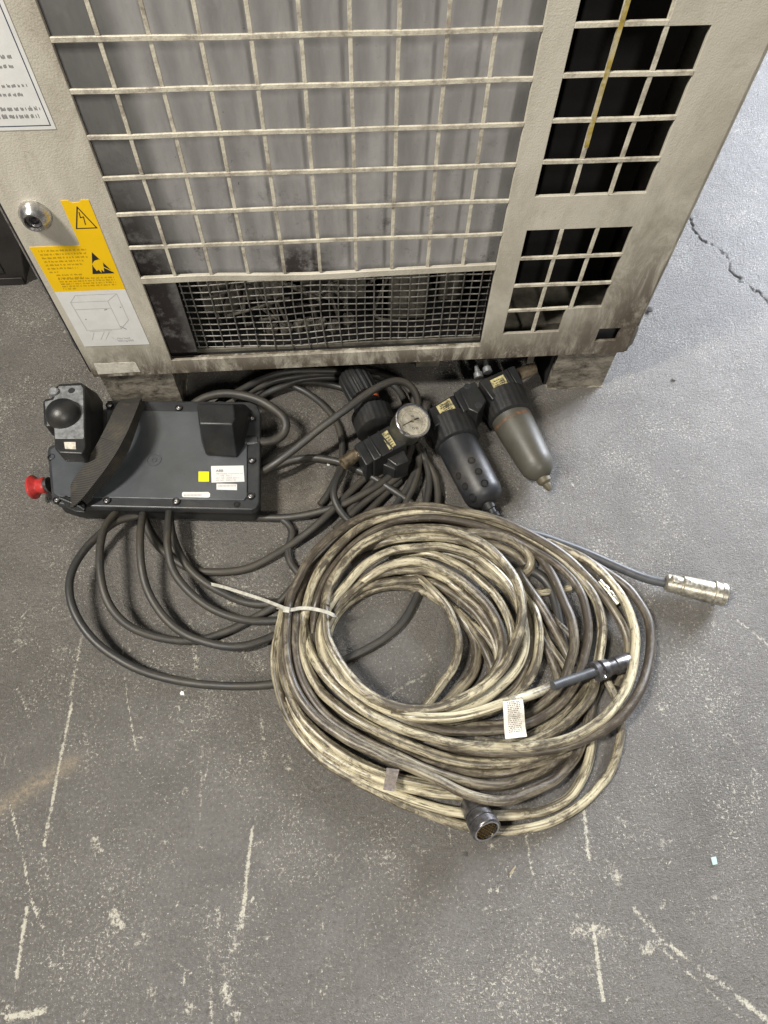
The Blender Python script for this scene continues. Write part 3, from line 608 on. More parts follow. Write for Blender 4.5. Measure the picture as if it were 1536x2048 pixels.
# stop button
e0, e1 = pt(99, 969, .72), pt(63, 975, .62)
part('stop_button_collar', MB().lathe(e0, e0+(e1-e0)*.25, [(0, .24), (1, .22)], 28), MDARK, PN)
part('stop_button', MB().lathe(e0+(e1-e0)*.18, e1, [(0, .24), (.1, .265), (.5, .23), (.62, .26), (.78, .37), (.84, .385), (.95, .37), (1, .30)], 40), RED, PN)
# strap and its buckles
sp = traced([(262,800),(256,812),(245,836),(232,865),(213,900),(190,935),(168,965),(150,990),(143,1002)], [1.25, 1.75, 2.1, 2.2, 2.15, 2.0, 1.75, 1.45, 1.15])
part('strap', MB().ribbon(sp, .66, .05, (.1, 0, 1)), STRAP, PN, angle=60)
part('strap_end', MB().ribbon(sp[6:int(len(sp)*.56)]+np.array((.03, 0, .055)), .66, .05, (.1, 0, 1)), STRAP, PN, angle=60)
sp = traced([(283,804),(272,826),(262,858),(243,905),(215,945),(190,975),(165,1002)], [1.2, 1.35, 1.45, 1.4, 1.3, 1.2, 1.15])
part('strap', MB().ribbon(sp, .34, .04, (.9, .2, .5)), STRAP, PN, angle=60)
part('buckle', MB().hull(pts([(124,998),(130,990),(168,1006),(172,1018),(170,1026),(150,1024),(132,1016)], 1.28)+pts([(126,1002),(172,1010),(170,1024),(134,1016)], .75)), PBLK, PN, bevel=.04)
part('buckle_bar', MB().tube(traced([(120,996),(140,1004),(160,1013),(170,1020)], 1.30), .05, 8), PBLK, PN)
part('strap_loop', MB().hull(pts([(268,796),(285,797),(284,806),(270,808)], 1.35)+pts([(268,796),(285,797),(284,806),(270,808)], 1.05)), PDARK, PN, bevel=.03)
# stickers on the back
hl = hp+.075
w1 = flat('type_label', [(422,932),(487,931),(489,963),(423,965)], hl, WHITE, PN)
o_ = pt(424, 964, hl); xd = pt(488, 963, hl)-o_; W_ = np.linalg.norm(xd); xd /= W_; yd = np.array([-xd[1], xd[0], 0])
def tl(s, u, v, size, mat): text('label_text', s, size, mat, w1, o_+xd*u+yd*v, xd, yd, .006)
tl('ABB', .08, .36, .13, INK); tl('ABB Flexible Automation AB', .08, .27, .072, INKL); tl('TYPE  TPU 2', .2, .19, .072, INKL); tl('ART. NR.  3HNE 00313-1', .1, .11, .072, INKL); tl('SER. NO.  0409-0190', .1, .03, .072, INKL)
flat('yellow_label', [(397,943),(418,943),(418,963),(397,963)], hl, LEMON, PN)
for q in ([(433,967),(474,968),(474,980),(433,979)], [(364,986),(366,984),(417,984),(420,987),(420,993),(417,995),(366,994),(364,992)]):
    w2 = flat('serial_label', q, hl, WHITE, PN); a_ = pt(*q[0], hl+.004); b_ = pt(*q[-1], hl+.004); d_ = xd; mm = MB()
    for k in range(13):
        s0 = a_+d_*(.07+k*.042)-yd*.05; mm.add([s0, s0+d_*.022, s0+d_*.022-yd*.07, s0-yd*.07], [(0, 1, 2, 3)])
    part('serial_print', mm, INKL, w2, smooth=False)

# ------------------------------------------------------------------ black cable loops
BC = thing('black_cable', 'long black rubber cable lying in tangled loops under and around the pendant', 'cable', pt(560, 1050, 0))
def bcable(l, hs, r=.117): part('cable_loop', MB().tube(traced(l, hs), r, 12), BLACKC, BC, angle=80)
bcable([(330,1000),(300,1024),(276,1032),(241,1039),(205,1063),(167,1102),(144,1141),(138,1176),(144,1211),(163,1250),(195,1288),(234,1316),(276,1339),(325,1355),(381,1366),(434,1371),(487,1372),(545,1368),(620,1352),(680,1324),(755,1286),(800,1250),(828,1205),(842,1165),(852,1100),(856,1040),(850,980)], [.2,.3,.6,.85,.9,.7,.4,.2,.14,.14,.14,.14,.14,.14,.14])
bcable([(250,1000),(230,1028),(212,1049),(202,1081),(199,1116),(202,1158),(212,1197),(234,1232),(265,1257),(311,1274),(353,1281),(399,1280),(437,1269),(480,1251),(522,1228),(557,1207),(585,1175),(640,1120),(700,1060),(760,1000),(800,960)], [.4,.8,1.1,1.0,.7,.4,.2,.14,.14,.3,.2,.14])
bcable([(290,1000),(286,1028),(282,1053),(280,1088),(283,1134),(293,1176),(311,1211),(339,1246),(374,1271),(416,1286),(459,1294),(497,1290),(532,1278),(570,1260),(620,1225),(660,1190)], [.4,.8,1.0,.7,.5,.42,.42,.3,.14,.14])
bcable([(345,990),(339,1021),(336,1053),(335,1095),(346,1141),(371,1176),(406,1207),(445,1228),(487,1240),(522,1242),(575,1239),(640,1225)], [.5,.9,1.05,.8,.55,.4,.3,.16,.14])
bcable([(285,1030),(297,1063),(318,1095),(353,1123),(381,1139),(416,1144),(459,1143),(504,1134),(557,1105),(599,1077),(638,1046),(680,1005),(720,965),(765,930),(800,915)], [.3,.2,.14,.14,.14,.2,.4,.3,.14])
bcable([(340,1030),(343,1063),(357,1102),(378,1137),(409,1165),(445,1186),(480,1202),(515,1209),(557,1204),(600,1190)], [.5,.5,.45,.42,.2,.14,.14])
bcable([(340,1012),(367,1019),(416,1026),(487,1033),(557,1036),(610,1030),(677,1012),(724,989),(764,965),(794,940),(815,915),(830,880)], [.3,.14,.14,.2,.42,.42,.3,.2])
bcable([(512,884),(535,884),(556,878),(572,862),(573,842),(550,819),(520,801),(487,791),(452,787),(419,792),(396,802),(380,815)], [.92,.85,.8,.9,1.1,1.3,1.3,1.2,1.0,.8,.6], .145)
bcable([(490,960),(520,946),(543,932),(592,896),(640,857),(689,821),(738,785),(771,767),(797,761),(819,769),(832,787),(837,808),(836,830)], [.4,.7,1.0,1.3,1.6,1.75,1.75,1.6,1.3,.9,.5], .125)
bcable([(500,960),(520,949),(549,933),(582,920),(624,915),(657,919),(684,925),(712,938),(745,954),(780,977),(816,1001),(850,1030)], [.14,.14,.2,.42,.42,.3,.14])
bcable([(520,760),(560,764),(592,774),(621,790),(650,814),(673,844),(683,876),(685,912),(679,941),(668,965),(655,990),(640,1010)], [.3,.14,.14,.14,.2,.14])
bcable([(700,905),(686,935),(672,961),(666,990),(676,1016),(692,1037),(720,1060)], [.3,.5,.7,.6,.4,.3])
bcable([(430,812),(445,799),(484,779),(520,759),(562,746),(608,742),(673,742),(730,742)], [.5,.8,.8,.7,.6,.5])
bcable([(470,812),(504,783),(543,763),(592,753),(640,748),(700,746),(760,752)], [.5,.6,.6,.4,.3])
bcable([(500,815),(526,790),(562,773),(608,758),(673,755),(720,765)], [.2,.3,.4,.3,.3])
bcable([(470,800),(500,775),(543,769),(608,764),(657,768),(705,782),(745,800),(770,830)], [.14,.14,.14,.14])
bcable([(690,740),(738,742),(771,749),(803,763),(822,785),(830,815),(833,860)], [.3,.4,.5,.4,.3])
bcable([(560,735),(640,738),(720,745),(780,765),(808,800),(812,850)], [.2,.14,.14,.2])
for l in ([(842,905),(839,925),(827,951),(813,979),(797,1002),(770,1040)], [(836,890),(846,914),(862,935),(874,965),(876,1010),(870,1050)], [(846,900),(853,925),(859,961),(853,1010),(850,1040)],
          [(800,950),(780,966),(738,998),(700,1031),(670,1060)], [(810,915),(776,938),(747,963),(715,1000),(690,1035)], [(838,915),(835,950),(822,985),(810,1010),(800,1040)]):
    bcable(l, [.3, .3, .25, .2])
bcable([(560,1035),(585,1060),(575,1110),(600,1150),(640,1180)], .14)
# dark spare loop half hidden under the coil on the right
bcable([(1010,1150),(1060,1140),(1095,1165),(1110,1200),(1120,1250),(1130,1300)], .14, .15)

# ------------------------------------------------------------------ cream cable coil
CC = thing('coiled_cable', 'large coil of dirty cream multi-core cable lying on the floor in front of the cabinet', 'cable coil', pt(900, 1320, 0))
def ccable(l, hs, mat=CREAM, r=.130, closed=False):
    hs = [hs]*2 if not isinstance(hs, (list, tuple)) else hs; h = np.interp(np.linspace(0, 1, len(l)), np.linspace(0, 1, len(hs)), hs)
    if closed: l = l+l[:2]; h = np.r_[h, h[:2]-.06]
    P = np.array([pt(x, y, z) for (x, y), z in zip(l, h)])
    if not closed:                                        # loose ends duck under the neighbouring turns
        L = np.r_[0, np.cumsum(np.linalg.norm(np.diff(P, axis=0), axis=1))]; e = np.minimum(L, L[-1]-L); f = np.clip(e/1.3, 0, 1); f = f*f*(3-2*f)
        P = np.array([pt(x, y, .16+(z-.16)*q) for (x, y), z, q in zip(l, h, f)])
    sd = random.uniform(0, 99); P = P+np.array([[.035*noise.noise((sd, k*.9, 0)), .035*noise.noise((sd, k*.9, 7)), .03*noise.noise((sd, k*.8, 3))] for k in range(len(P))])
    r *= random.uniform(.92, 1.07); part('cable_loop', MB().tube(spline(P), r, 14), mat, CC, angle=80)
DK = DARKCREAM
# full inner loops tied at the left
ccable([(650,1212),(654,1186),(664,1160),(681,1135),(702,1110),(726,1089),(755,1073),(794,1061),(839,1057),(878,1057),(917,1065),(956,1082),(986,1104),(1011,1127),(1030,1156),(1041,1186),(1044,1215),(1042,1244),(1034,1272),(1024,1299),(1011,1326),(993,1350),(972,1369),(946,1387),(917,1402),(878,1415),(839,1421),(800,1416),(755,1399),(726,1381),(700,1356),(678,1326),(661,1295),(652,1268),(650,1238)],
       [.95,.95,.9,.9,1.0,1.15,1.2,1.2,1.1,1.0,.95,.95,.95,.95], closed=True)
ccable([(652,1222),(668,1195),(690,1172),(708,1152),(729,1130),(755,1113),(790,1101),(839,1095),(878,1093),(917,1099),(952,1114),(986,1138),(1011,1163),(1029,1190),(1042,1222),(1050,1255),(1050,1285),(1042,1319),(1025,1348),(1005,1370),(976,1393),(946,1410),(907,1424),(868,1431),(829,1434),(790,1427),(755,1414),(716,1395),(686,1370),(662,1338),(645,1309),(640,1280),(641,1250)],
       [.7,.7,.75,.8,.8,.75,.7,.65,.6,.6,.65,.7,.7,.7], closed=True)
# arcs over the top
ccable([(1182,1370),(1184,1410),(1178,1450),(1163,1490),(1151,1515),(1133,1538),(1108,1560),(1079,1577),(1045,1592),(1014,1602),(975,1600),(938,1590),(908,1578),(880,1562),(850,1548),(820,1535),(784,1521),(745,1504),(706,1485),(667,1461),(634,1436),(605,1403),(586,1367),(575,1328),(572,1285),(573,1240),(577,1212),(583,1188),(598,1156),(618,1118),(650,1082),(680,1059),(712,1039),(745,1026),(784,1017),(833,1012),(878,1015),(917,1021),(956,1029),(995,1039),(1034,1055),(1073,1075),(1105,1094),(1130,1112),(1152,1130),(1169,1148),(1188,1168),(1207,1192),(1226,1219),(1242,1245),(1254,1272),(1258,1300),(1250,1340),(1235,1375)],
       [0.20,0.20,0.22,0.30,0.40,0.51,0.62,0.73,0.82,0.90,0.93,0.94,0.91,0.89,0.86,0.83,0.80,0.77,0.75,0.72,0.71,0.74,0.77,0.79,0.82,0.85,0.70,0.74,0.79,0.82,0.84,0.85,0.85,0.84,0.82,0.80,0.78,0.76,0.75,0.75,0.74,0.72,0.69,0.64,0.60,0.53,0.47,0.40,0.33,0.28,0.23,0.20,0.20,0.20], DK)
ccable([(1140,1495),(1120,1518),(1090,1540),(1053,1556),(1014,1568),(975,1572),(926,1565),(887,1552),(850,1538),(815,1521),(784,1507),(745,1490),(706,1469),(673,1448),(643,1420),(619,1389),(602,1357),(592,1319),(589,1282),(591,1240),(596,1208),(603,1178),(614,1152),(632,1130),(662,1100),(700,1070),(750,1044),(800,1030),(860,1027),(920,1033),(980,1050),(1040,1072),(1085,1098)],
       [0.30,0.35,0.41,0.49,0.56,0.61,0.66,0.68,0.70,0.70,0.69,0.66,0.63,0.61,0.60,0.60,0.62,0.65,0.67,0.70,0.50,0.50,0.49,0.46,0.43,0.40,0.40,0.40,0.40,0.40,0.40,0.36,0.30], DK)
ccable([(1168,1470),(1137,1492),(1098,1508),(1053,1520),(994,1526),(936,1524),(877,1513),(850,1503),(813,1489),(774,1472),(735,1452),(697,1430),(668,1408),(644,1384),(624,1353),(609,1319),(602,1280),(607,1242),(613,1213),(619,1186),(629,1157),(644,1133),(662,1106),(685,1083),(710,1062),(736,1047),(765,1036),(800,1027),(840,1022),(878,1023),(937,1030),(976,1040),(1015,1056),(1054,1075),(1089,1096),(1118,1116),(1146,1140),(1168,1165),(1187,1190),(1198,1218),(1204,1248),(1204,1277),(1200,1306),(1194,1332),(1190,1365),(1183,1390),(1168,1412),(1147,1435),(1122,1455),(1088,1473),(1050,1488),(1000,1500),(950,1505),(890,1500)],
       [0.40,0.45,0.51,0.56,0.61,0.66,0.71,0.74,0.75,0.75,0.74,0.71,0.66,0.61,0.60,0.60,0.60,0.60,0.75,0.75,0.75,0.75,0.75,0.74,0.71,0.69,0.67,0.64,0.62,0.60,0.58,0.55,0.53,0.51,0.48,0.46,0.45,0.45,0.45,0.45,0.45,0.45,0.45,0.47,0.49,0.50,0.50,0.49,0.46,0.43,0.39,0.35,0.32,0.30], CREAM)
ccable([(622,1290),(627,1250),(632,1213),(639,1186),(650,1160),(667,1134),(686,1111),(707,1090),(735,1069),(765,1054),(800,1041),(859,1036),(907,1040),(956,1049),(995,1061),(1034,1077),(1068,1100),(1100,1118),(1130,1142),(1152,1168),(1166,1197),(1174,1226),(1177,1255),(1175,1284),(1169,1314),(1162,1340),(1150,1370),(1127,1402),(1098,1425),(1069,1441),(1040,1452),(1005,1458),(956,1462),(898,1461),(859,1456),(820,1446),(785,1434),(740,1410),(700,1380),(668,1345),(648,1315),(630,1280),(620,1245)],
       [.75,.8,.8,.75,.7,.65,.6,.55,.5,.5,.5,.55,.65,.75,.7,.65,.6,.6,.7], DK)
ccable([(900,1040),(960,1054),(1010,1066),(1049,1086),(1077,1110),(1098,1137),(1115,1171),(1129,1206),(1143,1236),(1149,1265),(1149,1294),(1141,1323),(1133,1349),(1118,1378),(1094,1402),(1070,1422),(1040,1440),(1000,1450)], [.3,.35,.4,.5,.6,.65,.6,.45,.3,.2], DK)
# outer right hand loops that cross over the front
ccable([(1080,1078),(1132,1101),(1167,1116),(1196,1137),(1220,1162),(1241,1189),(1256,1217),(1266,1246),(1271,1275),(1270,1304),(1266,1333),(1260,1356),(1250,1382),(1234,1407),(1211,1432),(1186,1453),(1157,1471),(1118,1485),(1079,1492),(1040,1495),(1000,1494),(950,1491),(898,1484),(859,1475),(829,1466),(800,1456),(770,1444),(735,1426),(702,1401),(673,1375),(645,1346),(626,1313),(614,1278),(610,1240)],
       [.4,.5,.55,.6,.7,.8,.95,1.0,.95,.9,.85,.85,.8,.8,.75])
ccable([(1120,1100),(1165,1117),(1198,1135),(1228,1154),(1257,1178),(1279,1204),(1294,1233),(1301,1262),(1302,1291),(1298,1322),(1291,1351),(1280,1379),(1264,1407),(1245,1432),(1221,1451),(1196,1467),(1166,1481),(1127,1493),(1088,1500),(1049,1504),(1010,1506),(960,1503),(905,1496),(850,1484)],
       [.14,.2,.25,.35,.45,.7,.9,.95,.8,.7,.6,.5], DK)
ccable([(700,1458),(745,1478),(784,1494),(830,1515),(878,1531),(920,1540),(956,1546),(1010,1546),(1050,1536),(1090,1524),(1137,1506),(1165,1485)], [.4,.4,.4,.4,.4,.35,.25], DK)
# outermost pale strand
ccable([(566,1220),(558,1255),(550,1299),(550,1338),(557,1377),(568,1416),(587,1454),(612,1488),(642,1518),(677,1542),(715,1564),(760,1587),(799,1605),(838,1621),(877,1636),(916,1648),(955,1657),(1004,1661),(1053,1657),(1093,1647),(1130,1630),(1160,1610),(1182,1592),(1203,1569),(1220,1544),(1231,1518),(1238,1487),(1241,1456),(1239,1425),(1231,1393),(1215,1364),(1200,1338)],
       [.5,.3,.18,.18,.17,.17,.17,.17,.17,.17,.17,.17])
ccable([(574,1225),(566,1265),(563,1319),(569,1358),(583,1397),(602,1430),(628,1461),(657,1486),(692,1510),(726,1528),(765,1545),(799,1555),(838,1563),(877,1571),(915,1582)],
       [.5,.45,.45,.5,.5,.5,.5,.4])
ccable([(575,1395),(592,1435),(618,1471),(648,1499),(686,1525),(726,1544),(765,1560),(800,1572),(838,1581),(877,1587),(915,1590),(960,1600)], [.17,.18,.25,.3,.3,.2])
ccable([(620,1490),(655,1520),(700,1550),(745,1572),(789,1590),(838,1606),(887,1619),(940,1628),(1000,1631),(1043,1629),(1085,1622),(1137,1597),(1158,1570),(1172,1540),(1180,1511),(1184,1480),(1180,1440)], [.17,.17,.2,.2,.2,.17,.17,.2])
# the fan of strands on the inner right
ccable([(680,1205),(705,1178),(735,1157),(765,1136),(800,1125),(839,1122),(868,1131),(898,1146),(927,1166),(952,1187),(975,1210),(991,1236),(1002,1265),(1006,1293),(1003,1319),(992,1342),(975,1362),(950,1380)], [.5,.7,.75,.75,.7,.7,.6,.5])
ccable([(780,1118),(820,1108),(859,1109),(898,1121),(937,1142),(966,1166),(991,1190),(1010,1221),(1021,1254),(1024,1283),(1018,1310),(1005,1335)], [.5,.6,.6,.6,.55,.5,.4])
ccable([(850,1100),(898,1109),(937,1122),(976,1146),(1005,1171),(1028,1197),(1042,1228)], [.5,.5,.45,.4,.4])
ccable([(645,1275),(655,1245),(671,1216),(694,1191),(716,1172),(735,1158),(765,1146),(804,1140),(839,1140),(868,1147),(898,1163),(927,1188),(955,1212),(976,1239),(990,1268),(996,1293),(996,1320)], [.6,.6,.55,.55,.5,.5,.45,.4])
ccable([(650,1300),(650,1265),(664,1234),(686,1207),(712,1182),(745,1168),(790,1163),(830,1160),(868,1165),(898,1183),(927,1204),(952,1226),(971,1253),(985,1275),(994,1300),(995,1325)], [.5,.4,.35,.35,.3,.3], CREAM, .12)
ccable([(655,1300),(655,1270),(668,1238),(694,1207),(735,1182),(770,1173),(810,1172),(850,1184),(882,1204),(909,1218),(930,1237),(956,1259),(982,1287),(998,1312)], [.3,.17,.17,.17,.2], CREAM, .125)
ccable([(790,1150),(829,1149),(853,1168),(874,1188),(892,1211),(904,1234),(913,1258),(917,1283),(916,1303),(911,1326),(898,1350),(878,1377),(859,1402),(842,1420),(810,1440)], [.4,.5,.5,.5,.5,.45,.4,.35,.3], CREAM, .118)
ccable([(870,1190),(909,1222),(935,1250),(952,1283),(953,1319),(941,1354),(917,1381),(892,1407),(860,1430)], [.17,.15,.15,.15], DK, .15)
ccable([(930,1240),(946,1264),(962,1285),(976,1311),(986,1338),(985,1365)], [.3,.3,.3,.3], CREAM, .125)
ccable([(1035,1170),(1054,1192),(1070,1220),(1078,1254),(1078,1290),(1072,1326),(1060,1354),(1042,1380),(1015,1405),(980,1424),(930,1436),(880,1445),(830,1448)], [.3,.45,.5,.5,.45,.45,.4])
ccable([(1040,1195),(1057,1225),(1063,1255),(1062,1285),(1056,1319),(1044,1350),(1028,1379),(1000,1400),(965,1415)], [.25,.3,.35,.35,.3,.25], DK)
ccable([(1035,1140),(1050,1167),(1070,1194),(1089,1223),(1105,1251),(1120,1280),(1134,1306),(1145,1335)], [.45,.45,.4,.35,.3,.3], DK, .14)
ccable([(1085,1218),(1114,1248),(1138,1268),(1160,1290)], [.2, .2], DK, .14)
ccable([(1066,1240),(1087,1284),(1100,1310),(1112,1343),(1120,1375)], [.2, .2], DK, .13)
ccable([(1080,1250),(1092,1278),(1112,1307),(1130,1335),(1140,1360)], [.3, .3], CREAM, .12)
ccable([(870,1076),(910,1069),(946,1066),(986,1069),(1015,1077),(1040,1090),(1058,1107),(1064,1126),(1057,1142),(1046,1149)], [.5,.6,.6,.6,.55,.45,.3], DK, .165)
ccable([(900,1085),(940,1082),(976,1085),(1005,1095),(1032,1110),(1050,1128)], [.5,.5,.45,.35], DK)
ccable([(700,1125),(730,1100),(765,1084),(800,1077),(859,1074),(917,1080),(956,1095),(995,1122),(1022,1155),(1032,1190)], [.5,.7,.8,.8,.7,.6])
ccable([(1060,1186),(1090,1184),(1118,1180),(1140,1176)], [.15, .15], CREAM, .12)
# lower strands seen between the right hand loops
ccable([(1190,1350),(1175,1372),(1157,1390),(1129,1424),(1102,1448),(1069,1467),(1040,1481),(1000,1488),(950,1480)], [.4,.35,.3,.3,.3])
ccable([(1200,1370),(1188,1395),(1178,1430),(1172,1460),(1182,1500)], [.2,.2], DK, .13)
ccable([(1068,1395),(1062,1420),(1058,1440)], .2, DK, .13)
ccable([(1110,1390),(1090,1405),(1068,1425),(1040,1440),(1005,1450),(960,1452),(910,1448)], [.3,.25,.2,.2], DK)
# hidden lower layer that fills the bundle
for dx, dy, h in ((8, 4, .17), (-8, 2, .17), (20, -6, .17)):
    ccable([(600+dx,1260),(598+dx,1222),(606+dx,1190),(625+dx,1150),(660+dx,1110+dy),(705+dx,1080+dy),(760,1058+dy),(820,1050+dy),(880,1052+dy),(940,1062+dy),(990,1080+dy)], h, DK)
    ccable([(598+dx,1240),(602+dx,1290),(615+dx,1340),(640+dx,1385),(680+dx,1425+dy),(740+dx,1462+dy),(810,1490+dy),(880,1508+dy),(950,1512+dy),(1020,1504+dy)], h, DK)
ccable([(640,1240),(640,1285),(655,1330),(685,1372),(725,1405),(775,1430),(830,1442),(890,1440)], .17, DK)
# strand that ends in the black boot and plug
ccable([(730,1400),(770,1420),(815,1432),(859,1436),(917,1432),(966,1421),(1001,1410),(1025,1401),(1049,1394),(1079,1383),(1108,1371)], [.9,.95,1.0,1.05,1.1,1.15,1.15], CREAM, .13)
part('sleeve', MB().tube(traced([(1106,1372),(1130,1363),(1158,1354),(1186,1344),(1200,1340)], [1.1, .9, .76]), .130, 16), GREYC, CC)
q0, q1 = pt(1186, 1345, .72), pt(1266, 1320, .50)
pl = part('plug', MB().lathe(q0, q1, [(0, .20), (.02, .29), (.12, .30), (.13, .22), (.19, .22), (.20, .28), (.34, .27), (.35, .23), (.52, .23), (.53, .26), (.9, .26), (1, .22)], 40, 20, .012), MDARK, CC)
part('clamp_screw', MB().lathe(q0+(q1-q0)*.2+np.array((0, -.18, .1)), q0+(q1-q0)*.2+np.array((0, -.28, .14)), [(0, .06), (1, .055)], 12), STEEL, pl)
# plug with gold contacts at the front
q0, q1 = pt(938, 1598, .45), pt(974, 1662, .95)
pl = part('plug', MB().lathe(q0, q1, [(0, .20), (.12, .30), (.50, .335), (.51, .31), (.58, .31), (.60, .36), (.74, .36), (.76, .33), (.80, .33), (.82, .375), (.98, .375), (1.0, .35), (1.0, .315), (.80, .31)], 48), MDARK, CC)
d_ = (q1-q0)/np.linalg.norm(q1-q0); a_ = np.cross(d_, (0, 0, 1)); a_ /= np.linalg.norm(a_); b_ = np.cross(d_, a_)
part('plug_rim', MB().lathe(q1-d_*.02, q1+d_*.015, [(0, .33), (1, .33), (1, .285), (0, .285)], 40, cap=False), CHROME, pl)
part('plug_insert', MB().lathe(q1-d_*.3, q1-d_*.09, [(0, .30), (1, .30)], 32), INK, pl)
for i in range(-3, 4):
    for j in range(-3, 4):
        u, v = (i+.5*(j % 2))*.085, j*.075
        if math.hypot(u, v) < .265:
            c = q1-d_*.1+a_*u+b_*v; part('contact_pin', MB().lathe(c, c+d_*.09, [(0, .017), (1, .013)], 6), GOLD, pl)
# small plug glimpsed between the right hand strands
q0, q1 = pt(1198, 1163, .2), pt(1237, 1208, .2)
pl = part('plug', MB().lathe(q0, q1, [(0, .1), (.25, .1), (.26, .13), (.40, .13), (.41, .09), (.50, .09), (.51, .14), (.66, .14), (.67, .1), (.72, .1), (.73, .15), (1, .15)], 24), NICKEL, CC)
# tags wrapped round strands: bent sheet, front print without code
def tagged(quad, h, mat, nbars, hs=None):
    Q = [pt(x, y, h) for x, y in quad]; a, b, c, d = Q; m = MB(); vs = []; N = 9
    for k in range(N):
        t = k/(N-1); L = a+(d-a)*t; R = b+(c-b)*t; z = .05*math.sin(t*math.pi*2)-(.25*(max(0, .08-t)/.08)**2); vs += [L+(0, 0, z), R+(0, 0, z), R+(0, 0, z-.03), L+(0, 0, z-.03)]
    m.add(vs, [(i*4+k, i*4+(k+1) % 4, (i+1)*4+(k+1) % 4, (i+1)*4+k) for i in range(N-1) for k in range(4)]+[(3,2,1,0), tuple(range(4*N-4, 4*N))])
    o = part('tag', m, mat, CC, angle=60)
    pm = MB(); n_ = 0
    for k in range(nbars):
        t = .14+.74*k/nbars; z = .05*math.sin(t*math.pi*2)+.006; L = a+(d-a)*t; R = b+(c-b)*t; L2 = a+(d-a)*(t+.022); R2 = b+(c-b)*(t+.022); s = .2; 
        while s < .82:
            e = min(.84, s+random.uniform(.02, .12)); 
            pm.add([L+(R-L)*s+(0,0,z), L+(R-L)*e+(0,0,z), L2+(R2-L2)*e+(0,0,z), L2+(R2-L2)*s+(0,0,z)], [(0, 1, 2, 3)]); s = e+random.uniform(.015, .05)
    part('tag_print', pm, plain('brown_print', (.14, .12, .10), .6, var=.3, bump=0), o, smooth=False); return o
tagged([(1004,1394),(1044,1390),(1054,1473),(1011,1478)], 1.22, GRIMYW, 17)
tagged([(774,1531),(800,1534),(788,1583),(766,1579)], .98, plain('dirty_brown_tag', (.15, .125, .11), .45, nscale=300, var=.4), 12)

# nylon tie
TI = thing('cable_tie', 'greyish nylon cable tie pulled round the left side of the coil, long tail pointing left', 'cable tie', pt(600, 1222, 1.0))
part('tie_band', MB().ribbon(traced([(556,1216),(566,1217),(580,1221),(598,1217),(616,1217),(635,1220),(655,1225),(667,1231),(671,1236)], [.5,.95,1.08,1.02,1.06,1.06,1.12,1.12,.7], .06), .10, .03), NYLON, TI)
part('tie_head', MB().hull(pts([(566,1212),(580,1214),(578,1226),(565,1224)], 1.16)+pts([(566,1212),(580,1214),(578,1226),(565,1224)], 1.0)), NYLON, TI, bevel=.02)
part('tie_tail', MB().ribbon(traced([(570,1217),(545,1207),(515,1196),(480,1185),(445,1174),(418,1168)], [1.1,1.1,.95,.8,.6,.45], .1), .09, .03), NYLON, TI)

# grey cable with bright plug on the right
GC = thing('grey_cable', 'grey cable with a bright nickel plug running out to the right from under the coil', 'cable', pt(1240, 1120, 0))
part('cable', MB().tube(traced([(1040,1062),(1080,1072),(1120,1086),(1160,1101),(1200,1118),(1240,1136),(1280,1153),(1310,1162),(1338,1167)], [.3,.2,.15,.15,.18,.25,.33]), .14, 14), GREYC, GC)
q0, q1 = pt(1330, 1164, .36), pt(1451, 1190, .40)
pl = part('plug_shell', MB().lathe(q0, q1, [(0, .20), (.02, .25), (.24, .27), (.25, .25), (.27, .25), (.28, .30), (.46, .31), (.78, .31), (.79, .36), (.82, .36), (.83, .33), (.90, .33), (.91, .35), (.98, .34), (1, .30), (1, .24), (.9, .23)], 48), NICKEL, GC)
part('knurled_ring', MB().lathe(q0+(q1-q0)*.5, q0+(q1-q0)*.63, [(0, .325), (.05, .335), (.95, .335), (1, .325)], 96, 48, .018), NICKEL, pl)
d_ = (q1-q0)
for a in (.12, .33):
    part('clamp_flat', MB().hull([q0+d_*(a+da)+np.array((0, dy, dz)) for da in (-.05, .05) for dy in (-.1, .12) for dz in (.2, .31)]), NICKEL, pl, bevel=.02)

# ------------------------------------------------------------------ air preparation unit
AU = thing('air_filter_regulator', 'black compressed air regulator, lubricator and filter unit with round pressure gauge, lying on the floor', 'air filter regulator', pt(880, 860, 0))
hb = .78
def blk(name, quad, h, h0=.25, mat=PBLK, bevel=.04, parent=None): return part(name, MB().prism(pts(quad, h), h0, h), mat, parent or AU, bevel=bevel)
part('pipe_end', MB().lathe(pt(725, 901, .9), pt(685, 928, .9), [(0, .21), (.9, .21), (1, .20), (1, .14), (.6, .13)], 32), BRASSY, AU)
rg = blk('regulator_body', [(725,880),(778,850),(815,886),(748,921)], 1.45)
blk('end_plate', [(708,890),(725,879),(748,921),(732,931)], 1.28)
for a in ((.18, .24), (.55, .6)):
    A0, A1, A2, A3 = pts([(725,880),(778,850),(815,886),(748,921)], 1.45); 
    part('body_rib', MB().prism([A0+(A1-A0)*a[0], A0+(A1-A0)*a[1], A3+(A2-A3)*a[1], A3+(A2-A3)*a[0]], 1.3, 1.50), PBLK, rg, bevel=.02)
blk('lower_block', [(768,913),(806,894),(819,921),(793,932)], 1.15)
blk('lower_block', [(748,921),(772,910),(794,932),(790,940)], .95)
part('lock_ring', MB().lathe(pt(756,862,.85), pt(742,826,.85), [(0, .62), (.06, .70), (.94, .70), (1, .64), (1, .5)], 96, 24, .012), PBLK, AU)
part('bonnet', MB().lathe(pt(744,830,.85), pt(733,803,.88), [(0, .52), (.7, .50), (1, .42)], 40), INK, AU)
part('orange_ring', MB().lathe(pt(737,808,.88), pt(728,790,.9), [(0, .44), (1, .44)], 40), ORANGE, AU)
